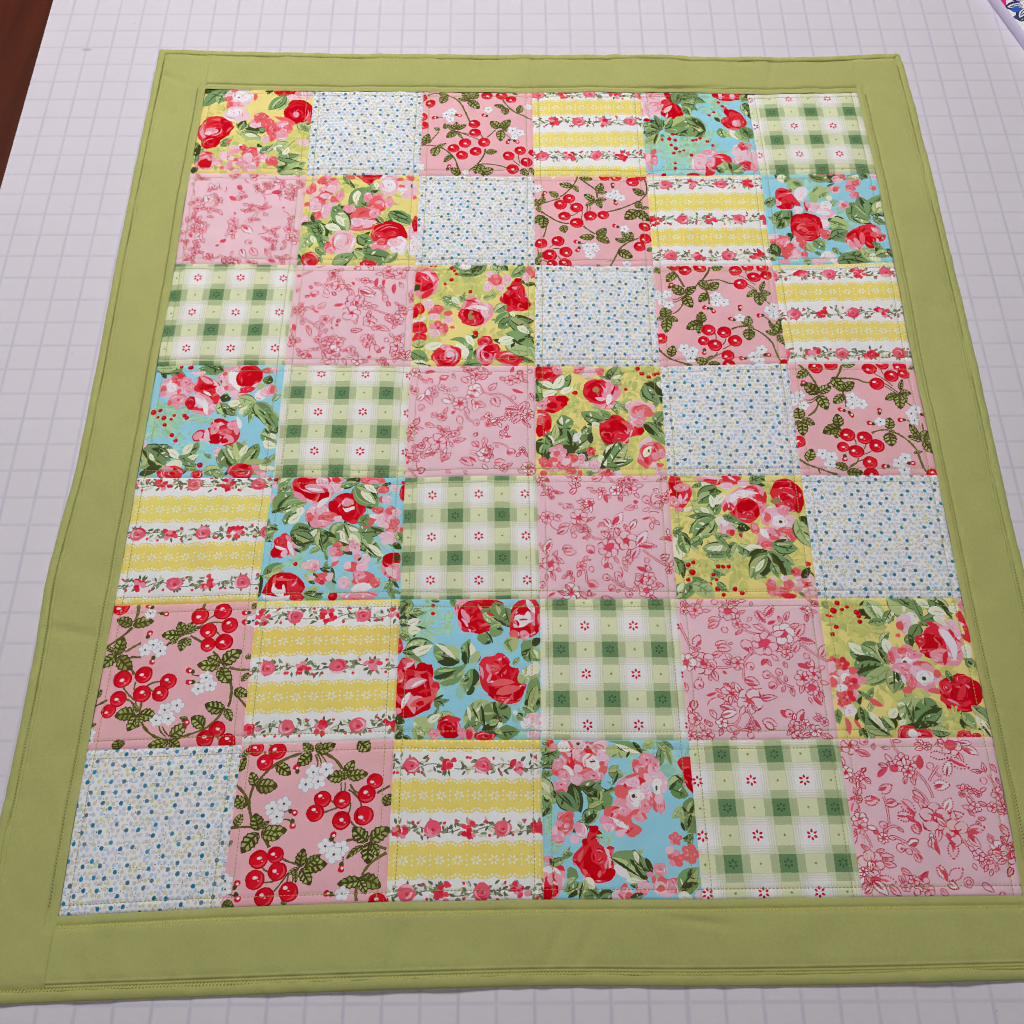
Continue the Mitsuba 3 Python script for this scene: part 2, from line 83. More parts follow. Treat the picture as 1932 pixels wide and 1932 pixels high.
 (4, 0): ("brose", "G 111 702 128 109;G 273 724 176 172;G 428 684 130 126;G 560 540 84 96;G 437 855 70 77;G 213 901 69 76;G 672 246 86 133;R w 99 156 132 174;b p 141 56 72 59;b q 164 72 48 34;b p 121 189 72 66;b q 96 206 42 33;b q 32 75 54 50;b q 56 272 59 49;b w 29 321 36 24;b r 39 353 35 24;P r 206 -4 266 -6 328 152 386 250 369 316 240 359 185 303 162 287 192 188 245 120;b m 232 137 48 42;L q 199 270 283 178 40;L q 218 335 235 269 30;L g 326 169 309 -7 70;L g 352 152 425 -1 90;L g 358 68 545 31 50;L g 469 49 596 139 50;L k 493 65 596 139 20;L k 330 119 362 18 20;L g 363 160 502 166 40;L k 388 151 496 166 15;L g 385 184 449 299 70;L k 419 217 437 299 20;P r 664 3 994 -4 948 73 858 101 758 111 665 54;b m 839 50 124 34;b q 741 35 19 43;b q 853 33 25 43;L g 932 108 1006 4 70;L k 983 -12 1009 89 40;L g 928 141 996 307 60;L k 977 258 1000 324 60;B 714 128 17;B 746 178 18;B 659 254 16;B 612 296 16;b o 768 203 18 25;P r 702 377 738 319 787 310 782 244 810 210 857 226 914 275 933 325 958 374 920 440 855 481 805 489 738 442;b m 874 358 73 74;b p 851 400 43 41;b r 792 261 43 50;b m 828 277 37 33;b q 840 392 18 33;L m 910 308 950 390 40;L k 658 320 701 385 50;L g 688 458 723 587 70;L l 722 474 783 586 50;L c 783 474 842 602 50;L l 830 489 935 633 60;L g 883 440 977 584 80;L k 904 472 964 585 15;b l 346 382 84 65;L l 258 447 460 307 60;L g 398 332 561 460 60;L k 446 332 563 508 30;P g 160 488 282 439 424 453 489 525 438 565 286 551;L g 414 429 545 572 60;L k 462 565 566 476 30;L k 427 413 519 460 20;L g 1 394 166 488 50;L g 172 480 102 288 30;L g 174 464 176 335 30;L g 185 464 267 318 50;L k 155 473 112 320 12;L k 181 448 193 351 15;L k 11 434 160 488 15;L g 5 522 160 488 40;L l 19 498 69 434 60;L k 28 538 124 497 30;L g 141 513 84 671 35;L l -2 640 98 545 60;L k 122 529 85 655 15;B 257 535 19;B 159 599 16;B 224 591 22;B 275 606 18;B 236 662 16;B 274 701 21;B 306 739 15;B 253 755 18;B 343 724 13;B 435 605 17;B 465 597 17;B 502 581 19;B 564 620 17;B 608 667 17;B 409 778 19;B 256 871 14;B 252 924 17;F c 34 810 69;b q 24 795 23 46;b o 74 733 29 31;b p 79 841 29 46;b p 29 902 23 30;b q 471 870 76 108;b q 563 769 71 39;b p 565 746 71 31;P m 495 1000 524 870 609 777 694 761 760 807 766 869 683 870 608 916 600 1000;P p 521 901 558 824 619 792 609 901 559 931;L p 619 792 701 808 30;b q 501 931 23 61;L l 678 862 742 985 80;L g 607 924 683 985 60;L k 731 862 754 977 20;L k 608 916 647 992 30;b q 850 744 84 79;F o 881 681 54;b p 931 665 36 24;b q 963 806 48 95;b q 840 838 71 63;R r 887 900 71 54;b p 956 915 36 62;L g 755 969 857 900 70;b r 149 992 23 15;b o 35 985 34 15;b m 408 992 58 15;b q 57 992 57 15"),
 (5, 1): ("brose", "L g 129 -11 244 48 80;L c 176 112 177 -2 80;L g 188 112 241 15 40;L g 406 9 603 76 70;L k 416 25 541 92 25;b k 608 36 42 49;b o 527 11 30 16;b o 600 11 24 16;F c 679 53 54;b p 640 69 36 41;F c 778 119 60;b o 804 111 42 41;F p 613 189 54;b o 619 190 24 32;b k 605 205 7 12;F c 746 183 48;F c 772 255 48;F p 667 365 54;b o 666 373 24 24;b q 662 85 30 33;L k 551 157 622 117 30;F p 938 177 36;b o 949 185 24 24;L l 726 62 851 31 60;L c 775 54 850 39 50;L g 841 14 918 64 80;L k 873 -2 911 72 40;b q 976 40 36 33;b l 277 129 66 65;L g 262 97 339 162 50;L l 245 145 283 226 50;b l 422 275 36 64;b l 490 212 66 65;L g 468 292 547 229 50;L g 416 227 472 164 30;b c 551 293 24 32;L g 559 325 587 388 60;L w 358 154 278 322 60;b w 316 258 30 64;P m 100 200 145 168 216 185 250 257 274 306 308 370 276 393 250 361 232 408 142 415 92 375 96 288;P r 149 352 236 321 249 369 226 408 143 407 111 367;b m 177 209 60 24;P r 117 208 166 200 213 209 150 232;L r 168 289 199 337 20;L g 0 342 92 272 70;L g 15 366 83 351 60;L k 7 335 83 296 20;P g 68 430 154 415 230 424 213 526 155 611 71 626 52 524;L k 141 423 76 579 15;L k 213 416 205 542 25;L k 87 587 133 494 15;L l 61 446 71 618 20;b q 430 402 83 64;b w 511 372 60 48;b q 517 466 77 47;b w 483 450 59 32;L m 331 330 347 449 25;b p 362 370 24 32;b w 273 417 42 40;b q 470 560 47 71;b w 479 575 30 47;L k 161 666 201 728 60;R d 322 605 136 156;P r 182 635 230 479 291 464 398 465 462 528 422 559 462 622 442 684 363 752 270 744 205 697;b m 329 543 65 24;b o 306 636 30 23;b m 349 675 71 23;L m 265 589 408 575 20;b p 487 699 59 54;P o 426 622 472 637 550 669 493 746 434 745;P q 495 638 540 654 562 715 522 707;b l 597 584 77 86;b g 587 700 71 93;L g 505 746 670 655 60;L g 507 544 664 608 30;L k 474 761 542 731 30;P p 620 762 666 686 781 702 753 900 666 854;P m 632 716 682 655 796 594 893 579 942 642 936 688 986 704 946 780 829 779 752 824 733 877 698 793;P r 789 687 844 672 880 749 889 764 857 825 863 863 796 847 780 794;P r 628 747 668 670 778 640 699 701;L p 706 732 736 855 35;b o 886 703 47 31;L o 774 671 770 824 30;L g 731 334 875 540 35;L k 817 272 904 502 30;L l 758 358 856 501 15;L g 859 485 993 258 60;L k 883 439 983 281 30;L l 916 455 1002 313 70;L c 943 392 1000 329 50;L k 907 478 993 495 40;L c 926 510 1005 534 60;L g 697 499 865 564 70;L k 703 500 797 586 20;L g 898 501 997 588 50;b o 81 742 77 62;b o 140 850 65 92;b p 115 758 53 39;b q 231 774 47 62;b o 275 797 35 54;b p 206 888 47 46;b q 201 881 18 38;b o 274 904 29 38;b q 189 934 53 30;b q 39 695 41 31;b o 246 743 29 31;L k 13 772 76 895 60;L g 23 788 56 864 40;L g -34 886 33 963 70;L k 41 894 114 918 20;L g 254 972 337 965 50;b p 103 971 47 23;L l 306 782 359 882 70;L g 363 752 442 867 70;b w 470 928 70 53;b q 371 973 47 38;b w 534 974 47 30;b q 431 958 47 30;L g 533 981 770 946 60;L g 612 907 822 991 50;L k 618 952 752 991 20;L l 749 847 832 999 50;L c 809 916 891 992 70;L g 852 939 1010 895 60;L k 958 856 1003 940 30;L g 851 787 932 871 40;L g 517 830 560 906 60;L l 760 855 870 901 30"),
 (0, 3): ("brose", "G 134 438 132 100;G 319 482 84 71;G 120 592 130 84;G 442 511 60 42;G 250 675 59 55;L l 4 30 215 47 50;L g 107 61 226 32 40;B 199 17 17;B 274 25 23;L g 368 -12 542 57 80;L k 481 4 538 71 25;L g 337 33 437 48 40;b q 161 194 103 89;F o 197 143 67;b p 255 165 49 52;b o 86 223 24 37;b o 211 245 18 22;b p 287 224 49 59;b q 135 266 48 37;b p 215 325 72 58;b w 151 208 43 44;b o 153 353 18 29;b p 213 396 18 22;b p 86 266 30 29;b q 342 77 61 22;P p 330 181 346 107 394 100 472 138 525 182 538 299 567 342 526 413 485 469 426 476 298 411 277 340 332 297;P m 313 239 353 166 340 114 395 107 460 145 525 182 506 226 538 299 522 370 488 391 461 312 389 269;P r 349 239 403 181 455 211 447 240;P p 346 107 409 122 476 182 403 181;R d 315 354 42 58;P q 330 283 379 283 432 327 429 398 382 412 350 340;L w 346 312 465 398 30;L w 420 327 455 469 30;L p 441 298 499 384 30;b q 501 399 48 29;L w 400 254 471 298 30;P p 480 108 537 64 519 11 766 13 833 66 842 170 787 243 707 300 635 299 553 212;b q 617 124 74 89;L w 585 49 672 249 40;b p 705 20 74 30;R d 738 110 104 104;P r 654 124 709 65 793 36 850 126 794 184 698 198;b m 738 235 55 29;b q 532 241 36 51;b o 546 86 18 22;b o 572 219 18 22;L m 668 271 758 257 40;b p 695 300 55 29;L q 594 256 674 329 50;b o 881 59 55 30;b q 929 45 37 30;L k 533 306 620 328 80;L g 538 356 580 463 90;L g 591 399 682 471 70;L c 600 371 706 350 60;L l 669 400 776 387 70;L c 699 457 759 394 70;L k 573 399 604 470 30;L k 609 400 673 436 25;L k 880 192 897 104 90;b l 839 214 30 37;b w 846 287 49 51;b q 886 258 49 51;b p 920 237 43 51;b o 926 237 18 37;L l 935 345 996 274 50;L l 672 307 822 359 60;L g 785 358 779 542 30;L g 798 358 957 544 50;L l 810 358 965 488 60;L k 839 416 943 508 12;L g 900 431 995 572 50;L l 725 486 787 373 40;L l 936 571 823 444 30;L k 893 487 960 572 15;L g 876 633 999 689 70;L k 901 578 992 682 12;L c 934 627 997 675 50;L g 923 564 993 613 50;L c 899 695 1003 744 60;B 38 430 23;B 90 417 18;B 81 480 15;B 129 487 22;B 185 502 14;B 144 550 18;B 204 467 14;B 282 468 18;B 302 489 18;B 210 641 19;B 245 689 18;P m 358 649 404 594 475 595 508 512 559 491 648 541 701 597 726 611 719 666 700 707 634 747 548 719 490 719 463 691 382 704;P p 365 656 406 608 455 622 426 677 392 690;b p 661 555 42 42;b p 528 589 36 63;P r 494 650 561 623 579 678 560 719 512 705;b o 608 617 53 28;b r 539 526 24 14;P p 594 706 610 638 671 652 688 707 631 720;P r 582 706 613 665 652 700 607 720;b p 695 604 24 35;P w 676 471 716 514 734 570 713 597 689 541;P g 384 718 423 698 436 759 397 819 309 858 325 805;P l 168 763 225 757 294 838 360 898 299 871 223 824;L c 180 770 295 845 45;L c 320 811 378 718 60;L c 338 865 437 813 40;L g 281 824 432 919 30;L g -10 748 212 917 60;L k -2 761 147 943 15;L l 41 775 127 890 30;L g 85 755 228 864 60;L k 73 755 171 790 30;L c 62 796 106 863 40;L l -2 915 80 883 70;L k 8 981 176 903 40;L k 52 849 158 943 30;b q 9 714 23 34;b c 266 891 64 33;R r 242 963 98 60;b p 214 930 46 20;R r 438 972 46 33;B 453 899 23;L g 339 918 446 939 30;L g 484 966 607 934 70;L l 552 960 647 987 70;b q 568 787 29 41;b p 593 854 17 34;L g 484 820 533 840 60;L g 594 760 711 928 60;L k 643 835 727 922 40;L l 631 727 742 895 40;L c 639 747 703 855 15;L l 699 700 799 883 50;L c 747 829 784 728 60;L g 809 870 871 715 60;L l 754 896 852 763 50;L k 814 863 864 769 15;L l 754 896 990 871 40;L g 927 891 993 845 50;R r 759 948 98 66;P p 823 890 881 897 958 977 925 1003 864 963;b q 935 983 35 20;b c 953 924 52 20;b r 778 909 35 20"),
 (1, 4): ("brose", "G 255 706 81 64;G 67 793 69 63;G 820 887 58 50;L l 46 69 148 7 70;L l 51 124 127 42 60;L g 47 145 153 69 50;L c 55 42 112 14 50;b q 21 185 24 34;B 29 21 18;b q 22 69 24 28;P p 153 69 171 0 546 0 538 70 483 138 440 220 310 233 174 165;P m 152 55 172 7 328 0 346 69 446 125 439 207 332 206 221 165 170 124;P r 165 69 242 124 352 152 434 125 449 166 369 220 258 179 182 124;b r 234 28 48 28;b q 380 42 48 42;L p 250 83 411 138 40;L w 264 97 397 118 15;L q 403 28 433 111 40;b q 491 83 54 55;b m 487 28 30 28;L p 153 131 285 220 30;P r 445 288 463 207 520 152 567 138 627 145 679 207 731 275 698 329 654 402 570 375 519 328;P m 446 301 504 274 561 234 533 179 485 179 453 234;b r 478 247 42 41;b p 584 220 48 34;P w 545 261 575 275 633 248 641 275 612 288 577 308;b m 641 382 36 20;L p 634 152 667 200 40;L q 672 193 691 214 50;b p 363 301 83 81;b q 398 288 48 40;b q 315 301 30 40;b o 449 341 83 40;b p 393 394 77 33;b o 307 341 30 40;L w 360 261 449 179 40;b q 521 355 30 27;L g 55 300 171 131 80;L l 102 300 273 220 70;L c 138 300 168 240 50;L c 240 247 235 334 70;L g 136 407 172 287 60;L c 158 394 244 301 50;L k 26 307 134 260 25;L k 57 260 160 152 12;L k 113 287 204 247 15;L l 158 260 285 220 40;L k 556 56 674 7 60;L g 516 90 658 49 40;L g 635 70 813 248 70;L l 636 83 800 234 50;L c 674 125 788 234 30;L k 707 63 805 194 12;L k 718 255 826 262 40;L c 695 49 796 139 40;b o 730 28 67 35;b o 815 28 37 35;b p 767 42 36 21;b o 843 111 48 35;F q 927 91 36;b o 835 194 24 27;b q 871 194 36 34;R d 989 132 24 69;b m 992 42 18 17;L k 883 42 901 56 50;H 865 329 102 94;H 906 463 95 106;b o 911 289 42 41;b o 809 282 48 27;b q 830 356 42 34;b q 856 409 42 33;b o 939 383 36 33;F q 947 303 36;b q 872 489 47 33;b q 886 542 41 26;L o 715 429 800 356 40;L g 678 409 745 315 70;L g 665 382 761 409 40;P g 455 434 499 382 570 388 632 422 682 475 710 567 628 553 533 540 471 487;L l 559 395 482 474 60;L l 571 395 535 566 60;L c 544 527 617 566 60;L c 551 448 580 540 40;L l 583 408 710 567 40;L c 602 428 681 455 35;L c 617 475 699 573 40;L k 532 533 712 599 15;L c 602 514 694 586 20;L k 565 395 613 514 12;L g 187 460 325 421 70;L k 231 420 327 447 25;L g 298 526 420 434 80;L c 326 513 373 434 45;L g 212 473 370 552 60;L k 255 571 380 526 25;L l 213 486 287 539 40;L g 397 447 445 617 60;L k 396 513 433 617 20;L k 422 467 519 507 35;L g 438 526 500 566 60;L k 418 565 470 474 15;L g 682 468 869 436 50;L k 762 422 876 463 20;P g 707 501 765 489 828 567 867 658 798 684 726 632 699 580;L c 734 567 868 665 40;L k 701 508 833 671 10;L l 708 515 759 593 30;P m 51 628 81 576 65 524 110 512 124 473 165 473 217 538 247 616 227 654 180 641 137 680 101 667;b r 98 628 46 39;b m 124 538 47 39;L p 154 486 195 551 40;b p 216 597 35 58;L w 170 532 227 654 25;L w 81 576 176 603 25;L q 206 538 251 590 30;b q 156 635 23 32;L k 199 525 303 584 35;L k 222 590 277 629 30;L k 214 499 230 551 40;L g -15 419 98 446 70;L l -9 485 81 453 50;L k 31 420 92 446 25;L g -10 537 61 485 50;B 244 718 17;L g 23 805 151 711 70;L l 78 781 176 731 40;b q 371 719 52 38;b p 385 745 35 32;b q 326 732 40 32;L o 500 746 555 695 50;b q 519 682 29 19;L k 420 751 497 790 30;L g 447 732 468 694 50;L k 521 803 500 746 40;P r 38 905 61 843 102 793 204 781 263 807 313 858 334 908 298 957 198 980 95 967 25 942;P m 192 906 292 882 329 920 263 944;P w 19 942 141 974 253 956 223 999 53 997;P w 91 924 102 856 124 912 182 919 187 980 117 955;b m 277 975 51 31;L p 130 850 166 813 40;b r 155 881 40 31;L o 94 831 243 844 15;L p 231 894 267 857 30;L w 172 875 196 950 25;b k 2 880 28 87;F o 437 833 52;b q 494 821 29 32;b o 447 808 29 25;L k 376 789 414 827 40;L k 513 853 549 878 40;L k 347 858 400 877 40;b q 368 827 29 19;L g 321 951 459 983 60;L k 320 945 410 933 25;L k 401 964 462 946 25;B 527 971 34;b p 516 630 41 32;b o 535 579 35 39;b p 502 605 29 26;H 620 618 76 65;b p 681 670 29 32;b q 741 696 35 51;b o 651 747 58 45;b q 720 747 41 45;b q 615 734 29 32;b o 737 848 81 69;b p 701 810 46 38;b q 601 872 46 50;L w 650 929 820 899 40;b o 819 874 40 38;b p 710 973 137 37;L l 555 611 600 579 60;L k 688 696 716 670 50;P p 852 710 928 710 993 736 998 876 910 837 862 799;P r 859 722 867 658 925 626 989 633 993 723 940 710 895 761;L q 889 755 968 838 50;b r 904 684 35 39;b k 962 672 23 26;L g 924 887 968 844 60;L k 946 863 988 919 30;L g 924 900 963 1006 40;L k 934 555 994 601 70;L g 960 463 1004 555 60"),
 (2, 5): ("brose", "G 209 88 81 96;G 167 231 115 95;G 339 184 46 84;L g -2 15 104 64 70;L k 8 124 68 27 40;L g 14 136 104 76 60;b k 26 142 29 18;L g 71 118 198 100 30;L k 65 112 130 148 25;L l 48 112 86 39 40;L k 218 9 288 15 40;B 237 51 15;B 238 112 15;L m 108 172 154 172 50;L c 40 201 148 154 50;L g -2 172 62 172 70;L k 98 219 196 225 20;L c 59 243 156 231 70;L l 1 231 77 267 70;L g 2 267 90 314 50;L k 0 195 86 207 25;L g 357 3 405 52 70;P p 403 3 508 3 463 76 418 148 383 100;P m 417 76 496 3 717 3 730 136 674 232 582 261 513 255 444 249 413 160;P r 482 172 510 112 544 64 551 136 558 208 628 232 582 267 536 261 495 220;P r 589 3 694 3 747 39 718 76 660 39 625 76 590 52;L p 440 76 471 160 40;L p 494 184 464 100 40;L m 510 112 550 64 40;L p 419 160 443 231 30;L r 547 220 570 255 40;b g 684 88 35 54;L g 671 27 730 136 70;L g 708 172 579 76 60;L l 591 112 708 184 50;b g 685 232 52 54;L k 662 208 743 238 30;L k 702 166 806 220 30;L k 719 160 765 100 30;L l 683 45 719 136 30;b g 594 297 40 36;L k 610 243 669 338 25;L g 753 64 789 208 70;L m 620 112 678 130 40;L k 708 178 661 136 20;L l 650 220 731 196 40;P m 794 64 857 3 997 3 996 232 962 279 858 303 783 273 788 172;b r 881 88 52 24;P w 811 136 846 118 887 130 904 94 927 100 939 160 858 208 846 172;L m 846 160 916 160 20;L w 898 3 962 112 35;L w 869 190 956 160 25;L w 841 214 910 190 30;b p 887 273 35 36;b o 812 267 35 30;b r 973 226 17 30;b p 991 148 12 36;b m 12 349 23 59;L g 47 385 251 338 70;L l 58 361 193 314 50;L k 30 391 206 361 12;L c 94 402 246 344 40;L l 48 391 176 478 50;L c 116 396 163 426 50;L k 31 396 117 414 30;P g 251 338 320 332 390 397 449 467 370 502 290 478 248 408;P c 251 332 320 350 379 397 414 455 345 414 298 373;P l 320 350 423 356 437 455 402 432 367 385;P k 272 461 334 449 288 414 368 444 449 467 381 502 313 496;P g 435 362 468 326 514 291 498 397 494 479 459 444;P k 447 409 470 385 494 444 483 496 448 461;P c 499 420 508 315 550 385 527 414;P l 516 426 555 385 584 409 562 467 500 479;P k 562 467 585 420 579 455 540 490;L k 485 314 495 490 8;P g 252 536 302 502 393 508 494 484 428 560 350 594 270 594;P k 247 571 326 548 416 513 372 571 282 600;L l 280 531 404 525 30;P l 294 611 405 560 484 514 451 594 328 646;P g 294 611 428 571 462 560 429 617 328 646;P g 462 566 507 519 552 519 542 606 493 680;P k 529 508 564 537 581 583 543 635 498 675 531 606;L l 446 589 487 692 35;L k 487 698 537 623 20;P r -5 501 27 443 61 431 118 455 127 525 142 478 176 467 222 490 238 478 257 536 248 594 276 606 306 640 279 686 275 731 242 765 243 799 177 822 122 855 44 861 -2 833;b o 79 466 45 29;L q 58 507 119 467 40;b o 21 571 28 52;L p 47 651 214 594 40;L w 103 645 203 594 20;L p 82 680 132 833 40;L w 99 680 42 799 30;L p 106 731 184 714 50;L o 97 776 241 720 35;b r 169 759 28 17;b m 271 629 28 23;L q 46 501 82 542 30;b m 88 542 40 23;L m 149 686 261 663 20;b p 20 810 22 23;L k 258 743 330 697 30;L g 258 743 376 732 30;L k 269 743 338 777 30;L g 264 754 299 805 40;L k -6 855 68 889 80;L g 1 900 55 978 60;L k 6 1000 53 933 40;P m 563 502 596 432 676 426 698 397 744 409 790 456 779 502 848 514 837 595 910 618 882 687 860 744 781 766 691 744 623 686 593 583;P r 655 560 711 549 734 491 727 421 779 467 785 502 859 514 831 607 905 618 803 647 735 618 667 606;b m 683 508 57 58;b o 666 508 40 29;L p 625 479 649 554 30;L o 656 629 825 612 30;P r 610 629 679 646 792 675 899 624 871 710 815 749 747 727 646 726;L o 690 692 865 647 35;b m 736 732 51 23;L p 742 766 786 721 30;L m 587 548 645 698 30;L p 574 490 599 595 20;b l 795 338 57 53;L g 744 338 801 303 50;L g 755 315 801 397 25;P g 858 315 950 303 979 374 927 479 870 444;L k 870 397 939 368 25;L k 922 386 933 473 15;L k 945 350 1002 291 70;L l 945 350 1002 444 60;L c 950 374 984 444 30;L g 808 491 859 432 50;P l 837 583 887 502 927 491 939 561 905 618 848 618;L c 905 549 996 491 80;b c 962 503 34 41;L l 916 589 1001 549 40;P g 916 595 996 566 1001 778 950 835 888 818 888 733;L l 973 630 916 812 35;L g 871 778 961 829 50;b q 961 869 67 56;b w 894 891 39 34;F w 984 891 45;L g 832 829 883 874 50;b w 826 818 17 17;b q 950 964 45 33;P l 489 788 567 721 657 743 596 800 598 913 514 918 458 879;L c 495 777 514 879 25;L g 470 929 598 890 60;P g 601 777 680 738 792 772 799 846 749 902 659 907 603 868;L k 590 766 615 935 20;L k 529 783 575 873 15;L k 604 918 737 874 30;L k 664 862 720 829 30;L l 637 896 715 868 50;b c 721 902 17 22;L k 593 957 648 890 40;L g 693 963 855 947 60;L l 682 935 738 963 50;L k 626 924 705 985 20;b l 202 906 72 62;L c 129 883 187 967 30;L g 217 850 313 878 50;L g 290 856 412 839 70;L c 223 884 311 828 50;L l 135 911 260 973 50;R r 369 912 78 73;P r 302 889 357 867 437 934 438 990 316 990;b m 402 867 45 22;b p 270 962 39 39;b p 459 957 28 39;b p 515 957 33 45;b m 510 963 22 33;R r 616 974 72 33;L k 604 946 716 969 15"),
 (3, 6): ("brose", "G 47 520 46 88;G 78 673 45 54;L g -2 86 130 57 80;L g -3 133 141 86 50;L k 4 104 106 68 15;L g -3 174 103 145 50;L k 3 163 92 151 10;L k 2 192 90 192 12;L g 2 221 90 215 50;b m 59 21 30 30;b p 82 51 24 30;L g 5 27 53 15 70;P p 107 15 442 3 468 74 444 180 430 226 358 261 275 284 239 307 193 284 66 215 80 145 152 110;P o 107 15 142 51 209 157 151 122 112 63;b w 160 39 48 48;b q 249 33 54 48;b k 250 27 13 10;b q 235 98 30 47;P o 211 110 245 145 292 157 277 238 252 273 243 203;b w 333 151 59 59;b k 340 145 18 6;b p 392 39 48 36;b q 417 27 36 30;b q 412 110 41 53;L o 348 86 293 133 20;L o 253 104 295 74 20;b o 295 221 53 41;b p 347 238 64 35;b p 115 157 35 35;b q 243 192 29 29;L w 144 168 218 244 40;b q 229 261 41 35;b o 119 215 53 29;b p 148 238 47 35;b p 128 295 58 29;b o 145 335 58 23;b o 414 197 24 29;b o 404 157 18 18;L o 179 3 218 68 30;b p 169 318 23 28;L o 321 27 358 15 40;L o 381 27 427 51 20;P g 430 3 621 3 674 86 605 63 524 27;P l 426 74 476 27 571 39 663 86 590 110 506 127 448 110;L k 620 9 679 98 30;L c 500 27 663 86 20;L k 511 39 580 86 10;L k 592 74 565 122 30;L l 678 39 775 9 60;L g 811 9 895 68 50;L l 798 21 874 174 35;L g 802 51 772 197 40;L l 775 9 876 86 40;L g 842 63 869 168 20;b p 706 133 59 47;b o 632 180 29 53;b p 667 192 47 35;L o 662 180 684 273 60;b o 714 192 24 29;b q 747 215 41 58;b p 763 168 29 47;L q 682 221 734 307 50;b q 790 273 41 58;b w 763 307 35 52;b k 757 318 7 17;b q 803 318 23 34;L o 726 341 738 409 50;L o 733 398 750 476 40;b p 777 431 29 51;b q 769 386 29 34;P p 484 295 558 238 629 226 685 261 726 341 725 431 680 487 632 520 542 487 490 398;P o 478 307 520 290 570 330 554 392 480 375;L o 546 250 653 221 20;b q 602 278 47 34;b q 617 398 75 62;b w 619 375 58 51;b k 602 369 12 15;b p 673 431 40 45;b q 681 318 35 40;b p 633 498 46 39;b p 512 409 46 23;P o 401 442 477 426 533 454 589 476 574 531 645 570 638 597 578 635 523 608 445 575 403 509;P w 454 515 517 520 559 580 492 564;b k 499 531 13 9;b p 532 465 35 33;L o 577 487 637 454 50;b p 403 520 34 28;b q 423 564 46 27;b q 501 602 34 22;L w 427 498 570 586 8;L o 647 470 684 515 30;L k 193 284 255 476 50;L g 92 347 233 465 60;L k 132 358 199 431 15;L g 210 307 233 465 20;L g 251 295 411 358 60;L k 256 307 405 369 20;L k 285 330 357 284 20;L g 442 215 546 238 70;L k 507 209 467 301 30;L g 390 318 482 341 60;L k 406 347 477 324 40;P g 289 352 354 330 469 358 459 431 395 454 348 470 271 515 303 431;L l 303 448 409 403 30;L g 259 531 377 459 70;L k 270 537 359 476 35;L k 253 537 320 570 40;b t 426 301 35 23;L l 1 255 80 364 70;L c 1 273 57 347 35;L k 75 330 79 386 60;L g 5 358 66 442 80;L k 10 386 67 420 25;L g 8 492 56 398 60;L k 2 498 55 442 30;b p 128 498 34 33;b o 174 487 34 28;b o 144 553 57 60;b o 173 531 34 50;b p 104 542 23 22;b p 161 553 17 16;b q 149 559 11 11;b p 102 624 45 43;b q 80 586 23 27;b q 203 640 28 32;b q 251 586 34 55;b p 229 564 23 38;P m 297 586 343 564 375 608 355 662 405 694 461 694 436 747 465 821 451 863 394 905 294 905 240 853 231 811 187 790 189 737 235 694 271 662;P r 249 640 283 629 293 673 258 683;P r 220 800 267 737 304 673 319 716 333 779 387 821 443 811 464 842 427 895 372 884 294 895 251 853;b m 357 742 51 53;b r 331 575 34 22;L r 359 580 391 635 40;L g 347 608 373 656 30;L o 351 874 364 827 50;L o 374 853 399 811 20;b m 284 874 17 26;L m 405 694 461 694 40;G 408 629 51 43;P g 424 747 472 710 574 705 638 747 680 790 686 853 619 863;P l 436 747 514 758 589 811 608 853 648 915 571 915 518 863 466 811;L w 450 795 551 879 45;L c 517 889 638 905 30;L k 424 747 618 874 8;L k 585 699 644 821 20;L k 655 753 692 853 35;L k 578 800 681 915 15;L c 584 710 607 785 40;L k 543 915 647 926 30;P m 906 145 945 110 1016 110 1016 226 1003 358 962 307 947 215 915 180;P r 936 203 986 180 1013 261 1003 358 961 318 943 261;L g 839 307 945 238 70;L k 887 232 941 284 25;L g 844 318 967 369 70;L k 837 330 894 284 30;P g 923 409 979 369 1016 409 1008 597 956 608 904 553 905 476;L k 974 476 935 586 20;L l 909 431 915 553 30;L k 901 526 923 591 30;L k 902 635 978 608 25;L g 973 608 936 694 40;F c 856 635 45;b o 855 651 17 22;F c 851 758 56;F c 944 726 62;b o 951 769 28 21;b o 851 763 22 21;b q 811 705 28 27;b o 951 716 17 27;b p 745 821 50 37;b p 675 853 22 16;P o 680 863 742 853 784 884 841 869 884 889 855 957 786 987 733 967 688 905;b q 735 936 50 41;b o 741 936 28 21;b p 803 926 33 41;b q 636 926 44 41;b p 612 957 44 31;b q 765 972 44 15;L l 707 874 736 858 60;L g 855 957 992 811 60;L k 870 972 982 905 50;L k 913 874 953 811 30;L c 842 977 939 1003 60;b q 986 977 33 26;P p 2 790 64 779 130 800 145 874 103 967 69 1003 3 1003;b w 34 821 34 21;P m 6 869 50 853 94 905 92 977 3 1003;b r 26 967 33 41;L p 39 848 54 920 50;L w 63 811 112 858 30;L m 63 790 140 832 40;b p 30 758 34 21;b g 184 853 39 42;L g 136 957 249 905 70;L k 152 987 237 936 30;L l 149 905 206 869 50;L c 250 884 325 936 90;L l 234 997 267 879 60;L k 223 997 250 895 15;L g 246 977 368 967 60;L k 275 941 356 997 30;L k 346 972 446 957 60;L g 356 992 466 987 60;H 485 957 55 36;b o 533 977 22 21;L k 543 992 633 967 50;L g 41 795 143 758 50;L k 42 753 68 806 40;L g 120 753 179 678 30"),
